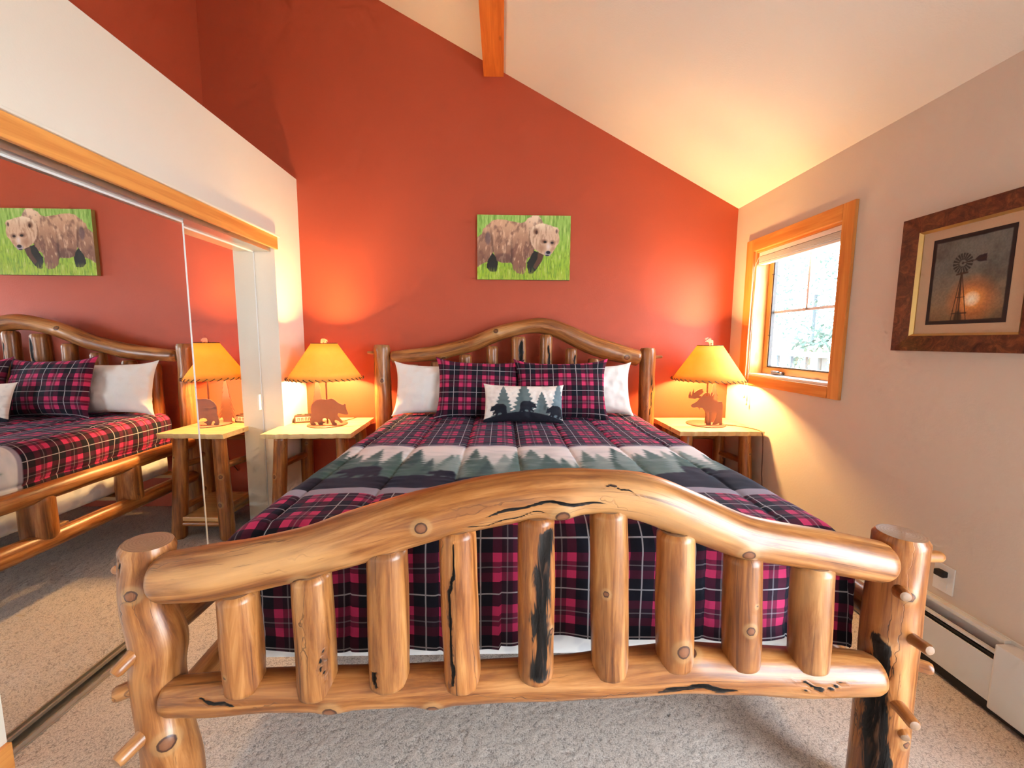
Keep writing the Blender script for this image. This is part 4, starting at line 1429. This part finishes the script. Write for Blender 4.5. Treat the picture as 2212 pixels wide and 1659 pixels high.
    hc = mixc(hc, (0.10, 0.06, 0.06), ell(x, y, 1508, 694, 38, 26, 0.5))
    hc = mixc(hc, (0.12, 0.08, 0.10), ell(x, y, 1640, 708, 34, 24, 0.5))
    hc = mixc(hc, (0.90, 0.85, 0.84), ell(x, y, 1572, 780, 55, 95, 0.8))
    hc = mixc(hc, (0.62, 0.60, 0.66), ell(x, y, 1565, 905, 75, 60, 0.5))
    hc = mixc(hc, (0.09, 0.09, 0.16), ell(x, y, 1570, 885, 48, 36, 0.4))
    hc = mixc(hc, (0.20, 0.20, 0.26), ell(x, y, 1550, 942, 45, 16, 0.4))
    m = blur(inpoly(x + wob * 0.6, y, hd).astype(float))
    sh = np.clip(blur(inpoly(x + 25, y - 30, hd).astype(float), 4) - m, 0, 1)
    img = mixc(img, (0.42, 0.28, 0.22), sh * 0.5 * (inpoly(x, y, body)))
    img = img * (1 - m[..., None]) + hc * m[..., None]
    blades = np.clip((fbm(x / 9, y / 120, 33, 2) - 0.52) * 6, 0, 1) * np.clip((y - 1150) / 120, 0, 1)
    img = mixc(img, (0.66, 0.74, 0.28), blades)
    return img


cx0, cx1, cz0_, cz1_ = -0.190, 0.526, 1.823, 2.305
cv = thing('bear_canvas', 'unframed canvas photograph of a brown bear in green grass above the headboard', 'picture', ((cx0 + cx1) / 2, YB - 0.015, cz0_))
o = box('canvas_block', (cx0, YB - 0.030, cz0_), (cx1, YB, cz1_), None)
o.data.materials.append(plain('canvas_edge', (0.30, 0.26, 0.10), 0.7))
o.parent = cv
o.matrix_parent_inverse = Matrix.Translation(-Vector(cv.location))
o = print_grid('canvas_print', (cx0, YB - 0.0305, cz0_), (cx1 - cx0, 0, 0), (0, 0, cz1_ - cz0_), 330, 224, paint_bear(330, 224), M['print'], None)
o.parent = cv
o.matrix_parent_inverse = Matrix.Translation(-Vector(cv.location))

# ------------------------------------------------------------------ windmill picture on the right wall


def paint_mill(nx, nz):
    # u grows towards the viewer's right in the picture
    u, v = np.meshgrid(np.linspace(0, 1, nx), np.linspace(0, 1, nz))
    n = fbm(u * 5, v * 5, 3, 4)
    g = fbm(u * 60, v * 60, 9, 2)
    img = np.zeros(u.shape + (3,))
    img[:] = (0.42, 0.44, 0.42)
    img = mixc(img, (0.55, 0.47, 0.36), np.clip((0.62 - v) * 2.2, 0, 1))
    img = mixc(img, (0.42, 0.33, 0.22), np.clip((0.22 - v) * 4, 0, 1))
    img = mixc(img, (0.27, 0.28, 0.26), np.clip((n - 0.5) * 3, 0, 1) * 0.6)
    d = np.sqrt(((u - 0.58) / 1.05) ** 2 + ((v - 0.27) * 1.15) ** 2)
    img = mixc(img, (0.86, 0.45, 0.20), np.clip(1 - d / 0.33, 0, 1) ** 0.9)
    img = mixc(img, (0.98, 0.76, 0.42), np.clip(1 - d / 0.19, 0, 1))
    img = mixc(img, (1.0, 0.97, 0.90), np.clip(1 - d / 0.10, 0, 1) ** 0.5)
    dk = (0.11, 0.12, 0.13)
    cu, cv_ = 0.42, 0.68
    r = np.hypot(u - cu, (v - cv_) * 1.12)
    an = np.arctan2(v - cv_, u - cu)
    bl_ = (np.sin(an * 18) > -0.35)
    m = ((r < 0.125) & (r > 0.045) & bl_) | ((r < 0.052) & (r > 0.044)) | (r < 0.014)
    img = mixc(img, dk, blur(m.astype(float)) * 0.9)
    tail = inpoly(u, v, [(0.57, 0.705), (0.61, 0.735), (0.70, 0.745), (0.70, 0.665), (0.61, 0.67)])
    img = mixc(img, (0.10, 0.09, 0.14), blur(tail.astype(float)))

    def line(a, b, w, k=0.85):
        nonlocal img
        ax, ay = a
        bx, by = b
        t = np.clip(((u - ax) * (bx - ax) + (v - ay) * (by - ay)) / ((bx - ax) ** 2 + (by - ay) ** 2), 0, 1)
        dd = np.hypot(u - ax - t * (bx - ax), v - ay - t * (by - ay))
        img = mixc(img, (0.20, 0.13, 0.10), np.clip(1.4 - dd / w, 0, 1) * k)
    line((0.42, 0.68), (0.70, 0.705), 0.005)
    line((0.36, 0.56), (0.49, 0.57), 0.012)
    line((0.42, 0.55), (0.44, 0.02), 0.010)
    line((0.415, 0.55), (0.34, 0.02), 0.006)
    line((0.43, 0.55), (0.54, 0.02), 0.006)
    line((0.42, 0.55), (0.40, 0.02), 0.006)
    line((0.35, 0.12), (0.53, 0.12), 0.008)
    line((0.38, 0.30), (0.49, 0.30), 0.004)
    img = mixc(img, (0.16, 0.12, 0.09), ell(u, v, 0.43, 0.06, 0.06, 0.10) * 0.8)
    img = img * (0.9 + 0.2 * g[..., None])
    e = np.minimum(np.minimum(u, 1 - u), np.minimum(v, 1 - v) * 1.1)
    img = mixc(img, (0.09, 0.085, 0.11), np.clip((0.055 + 0.012 * (n - 0.5) - e) / 0.012, 0, 1))
    return img


PY0, PY1, PZ0, PZ1 = 1.315, 1.832, 1.318, 1.894
pic = thing('framed_picture', 'windmill at sunset in a dark burl wood frame on the beige wall', 'picture', (XR - 0.02, (PY0 + PY1) / 2, PZ0))


def pb(name, verts, mat):
    """a mitred frame stick from inner and outer edges"""
    o = meshobj(name, verts, [(0, 1, 2, 3), (4, 7, 6, 5), (0, 4, 5, 1), (1, 5, 6, 2), (2, 6, 7, 3), (3, 7, 4, 0)], mat)
    o.parent = pic
    o.matrix_parent_inverse = Matrix.Translation(-Vector(pic.location))
    return o


def sticks(name, y0, y1, z0, z1, w_, xb_, xo, xi, mat):
    O = [(y0, z0), (y1, z0), (y1, z1), (y0, z1)]
    I = [(y0 + w_, z0 + w_), (y1 - w_, z0 + w_), (y1 - w_, z1 - w_), (y0 + w_, z1 - w_)]
    for k in range(4):
        k2 = (k + 1) % 4
        q = [(xb_, *O[k]), (xb_, *O[k2]), (xb_, *I[k2]), (xb_, *I[k]), (xo, *O[k]), (xo, *O[k2]), (xi, *I[k2]), (xi, *I[k])]
        pb(name, q, mat)


sticks('frame_stick', PY0, PY1, PZ0, PZ1, 0.066, XR, XR - 0.036, XR - 0.024, M['frame'])
sticks('gold_liner', PY0 + 0.066, PY1 - 0.066, PZ0 + 0.066, PZ1 - 0.066, 0.009, XR, XR - 0.026, XR - 0.014, M['gold'])
loc_box('picture_mat', (XR - 0.010, PY0 + 0.07, PZ0 + 0.07), (XR - 0.002, PY1 - 0.07, PZ1 - 0.07), M['mat'], pic)
ay0, ay1, az0, az1 = PY0 + 0.118, PY1 - 0.118, PZ0 + 0.112, PZ1 - 0.112
o = print_grid('windmill_print', (XR - 0.0106, ay1, az0), (0, ay0 - ay1, 0), (0, 0, az1 - az0), 200, 240, paint_mill(200, 240), M['print_gloss'], None)
o.parent = pic
o.matrix_parent_inverse = Matrix.Translation(-Vector(pic.location))

# ------------------------------------------------------------------ baseboard heater and outlet
ht_ = thing('baseboard_heater', 'white metal baseboard heater along the foot of the beige wall', 'heater', (XR, 2.0, 0.0))


def hb(name, a, b, mat, bev=0.0):
    return loc_box(name, a, b, mat, ht_, bev)


HX = XR - 0.062
hy0, hy1 = 0.62, 2.55
hb('back_plate', (XR - 0.006, hy0, 0.03), (XR, hy1, 0.292), M['heater'])
hb('front_cover', (HX, 1.295, 0.052), (HX + 0.006, hy1, 0.215), M['heater'], 0.002)
bm = bmesh.new()
bm_box(bm, (XR - 0.03, 1.295, 0.276), (XR - 0.006, hy1, 0.290))
o = bm_obj('top_hood', bm, M['heater'])
o.parent = ht_
o.matrix_parent_inverse = Matrix.Translation(-Vector(ht_.location))
hb('damper_blade', (HX + 0.012, 1.295, 0.232), (HX + 0.030, hy1, 0.240), M['heater'])
hb('air_slot_shade', (HX + 0.010, 1.295, 0.06), (XR - 0.007, hy1, 0.226), M['slot_shade'])
hb('toe_shade', (HX + 0.012, hy0, 0.008), (XR - 0.006, hy1, 0.052), M['slot_shade'])  # black box painted as the shadow line under the heater
hb('end_cap', (HX - 0.004, 1.15, 0.03), (XR - 0.001, 1.295, 0.280), M['heater'], 0.006)
hb('front_cover', (HX, hy0, 0.052), (HX + 0.006, 1.15, 0.215), M['heater'], 0.002)

ou = thing('wall_outlet', 'white outlet plate with a black plug above the heater', 'outlet', (XR, 1.53, 0.385))
loc_box('cover_plate', (XR - 0.006, 1.492, 0.325), (XR, 1.568, 0.44), M['white'], ou, 0.002)
for zz in (0.352, 0.405):
    loc_box('receptacle', (XR - 0.0075, 1.514, zz - 0.014), (XR - 0.005, 1.546, zz + 0.014), M['white'], ou, 0.001)
loc_box('plug', (XR - 0.032, 1.512, 0.393), (XR - 0.0076, 1.548, 0.418), M['black'], ou, 0.004)

# ------------------------------------------------------------------ outside the window: pale ground, a deck rail and greenery
tag(box('ground', (X1 + 0.2, -8, -1.6), (30, 14, -1.5), M['concrete']), 'pale bright ground outside the window', 'ground', kind='structure')
rl = thing('deck_railing', 'weathered deck railing faintly seen through the bright window', 'railing', (3.2, 3.2, 0.0))
loc_box('top_rail', (3.20, 2.3, 1.20), (3.30, 6.0, 1.25), M['deck'], rl)
loc_box('bottom_rail', (3.22, 2.3, 0.40), (3.28, 6.0, 0.44), M['deck'], rl)
for k in range(16):
    loc_box('baluster', (3.235, 2.45 + k * 0.22, 0.44), (3.265, 2.48 + k * 0.22, 1.20), M['deck'], rl)
for yy in (2.3, 4.0, 5.9):
    loc_box('post', (3.2, yy, -1.5), (3.3, yy + 0.1, 1.20), M['deck'], rl)


def bush(name, c, r, n, label, seed):
    rg = np.random.default_rng(seed)
    vs, fs_ = [], []
    for k in range(n):
        d = rg.normal(size=3)
        d /= np.linalg.norm(d)
        p = np.array(c) + d * r * rg.uniform(0.55, 1.0) * np.array([1, 1, 1.25])
        a, b = rg.normal(size=3), rg.normal(size=3)
        a = a / np.linalg.norm(a) * 0.07
        b = b / np.linalg.norm(b) * 0.035
        o = len(vs)
        vs += [p - a, p + b, p + a, p - b]
        fs_.append((o, o + 1, o + 2, o + 3))
    t = thing(name, label, 'shrub', (c[0], c[1], -1.5), 'shrubs outside the window')
    f = meshobj('foliage', vs, fs_, M['leaf'])
    s = tube('trunk', [(c[0], c[1], -1.5), (c[0], c[1], c[2])], 0.04, M['deck'])
    for q in (f, s):
        q.parent = t
        q.matrix_parent_inverse = Matrix.Translation(-Vector(t.location))


bush('garden_shrub', (5.6, 6.9, 1.0), 0.55, 700, 'low green shrub behind the railing outside the window', 1)
bush('garden_tree', (8.2, 10.5, 2.6), 1.2, 900, 'pale leafy tree top outside the upper window panes', 2)
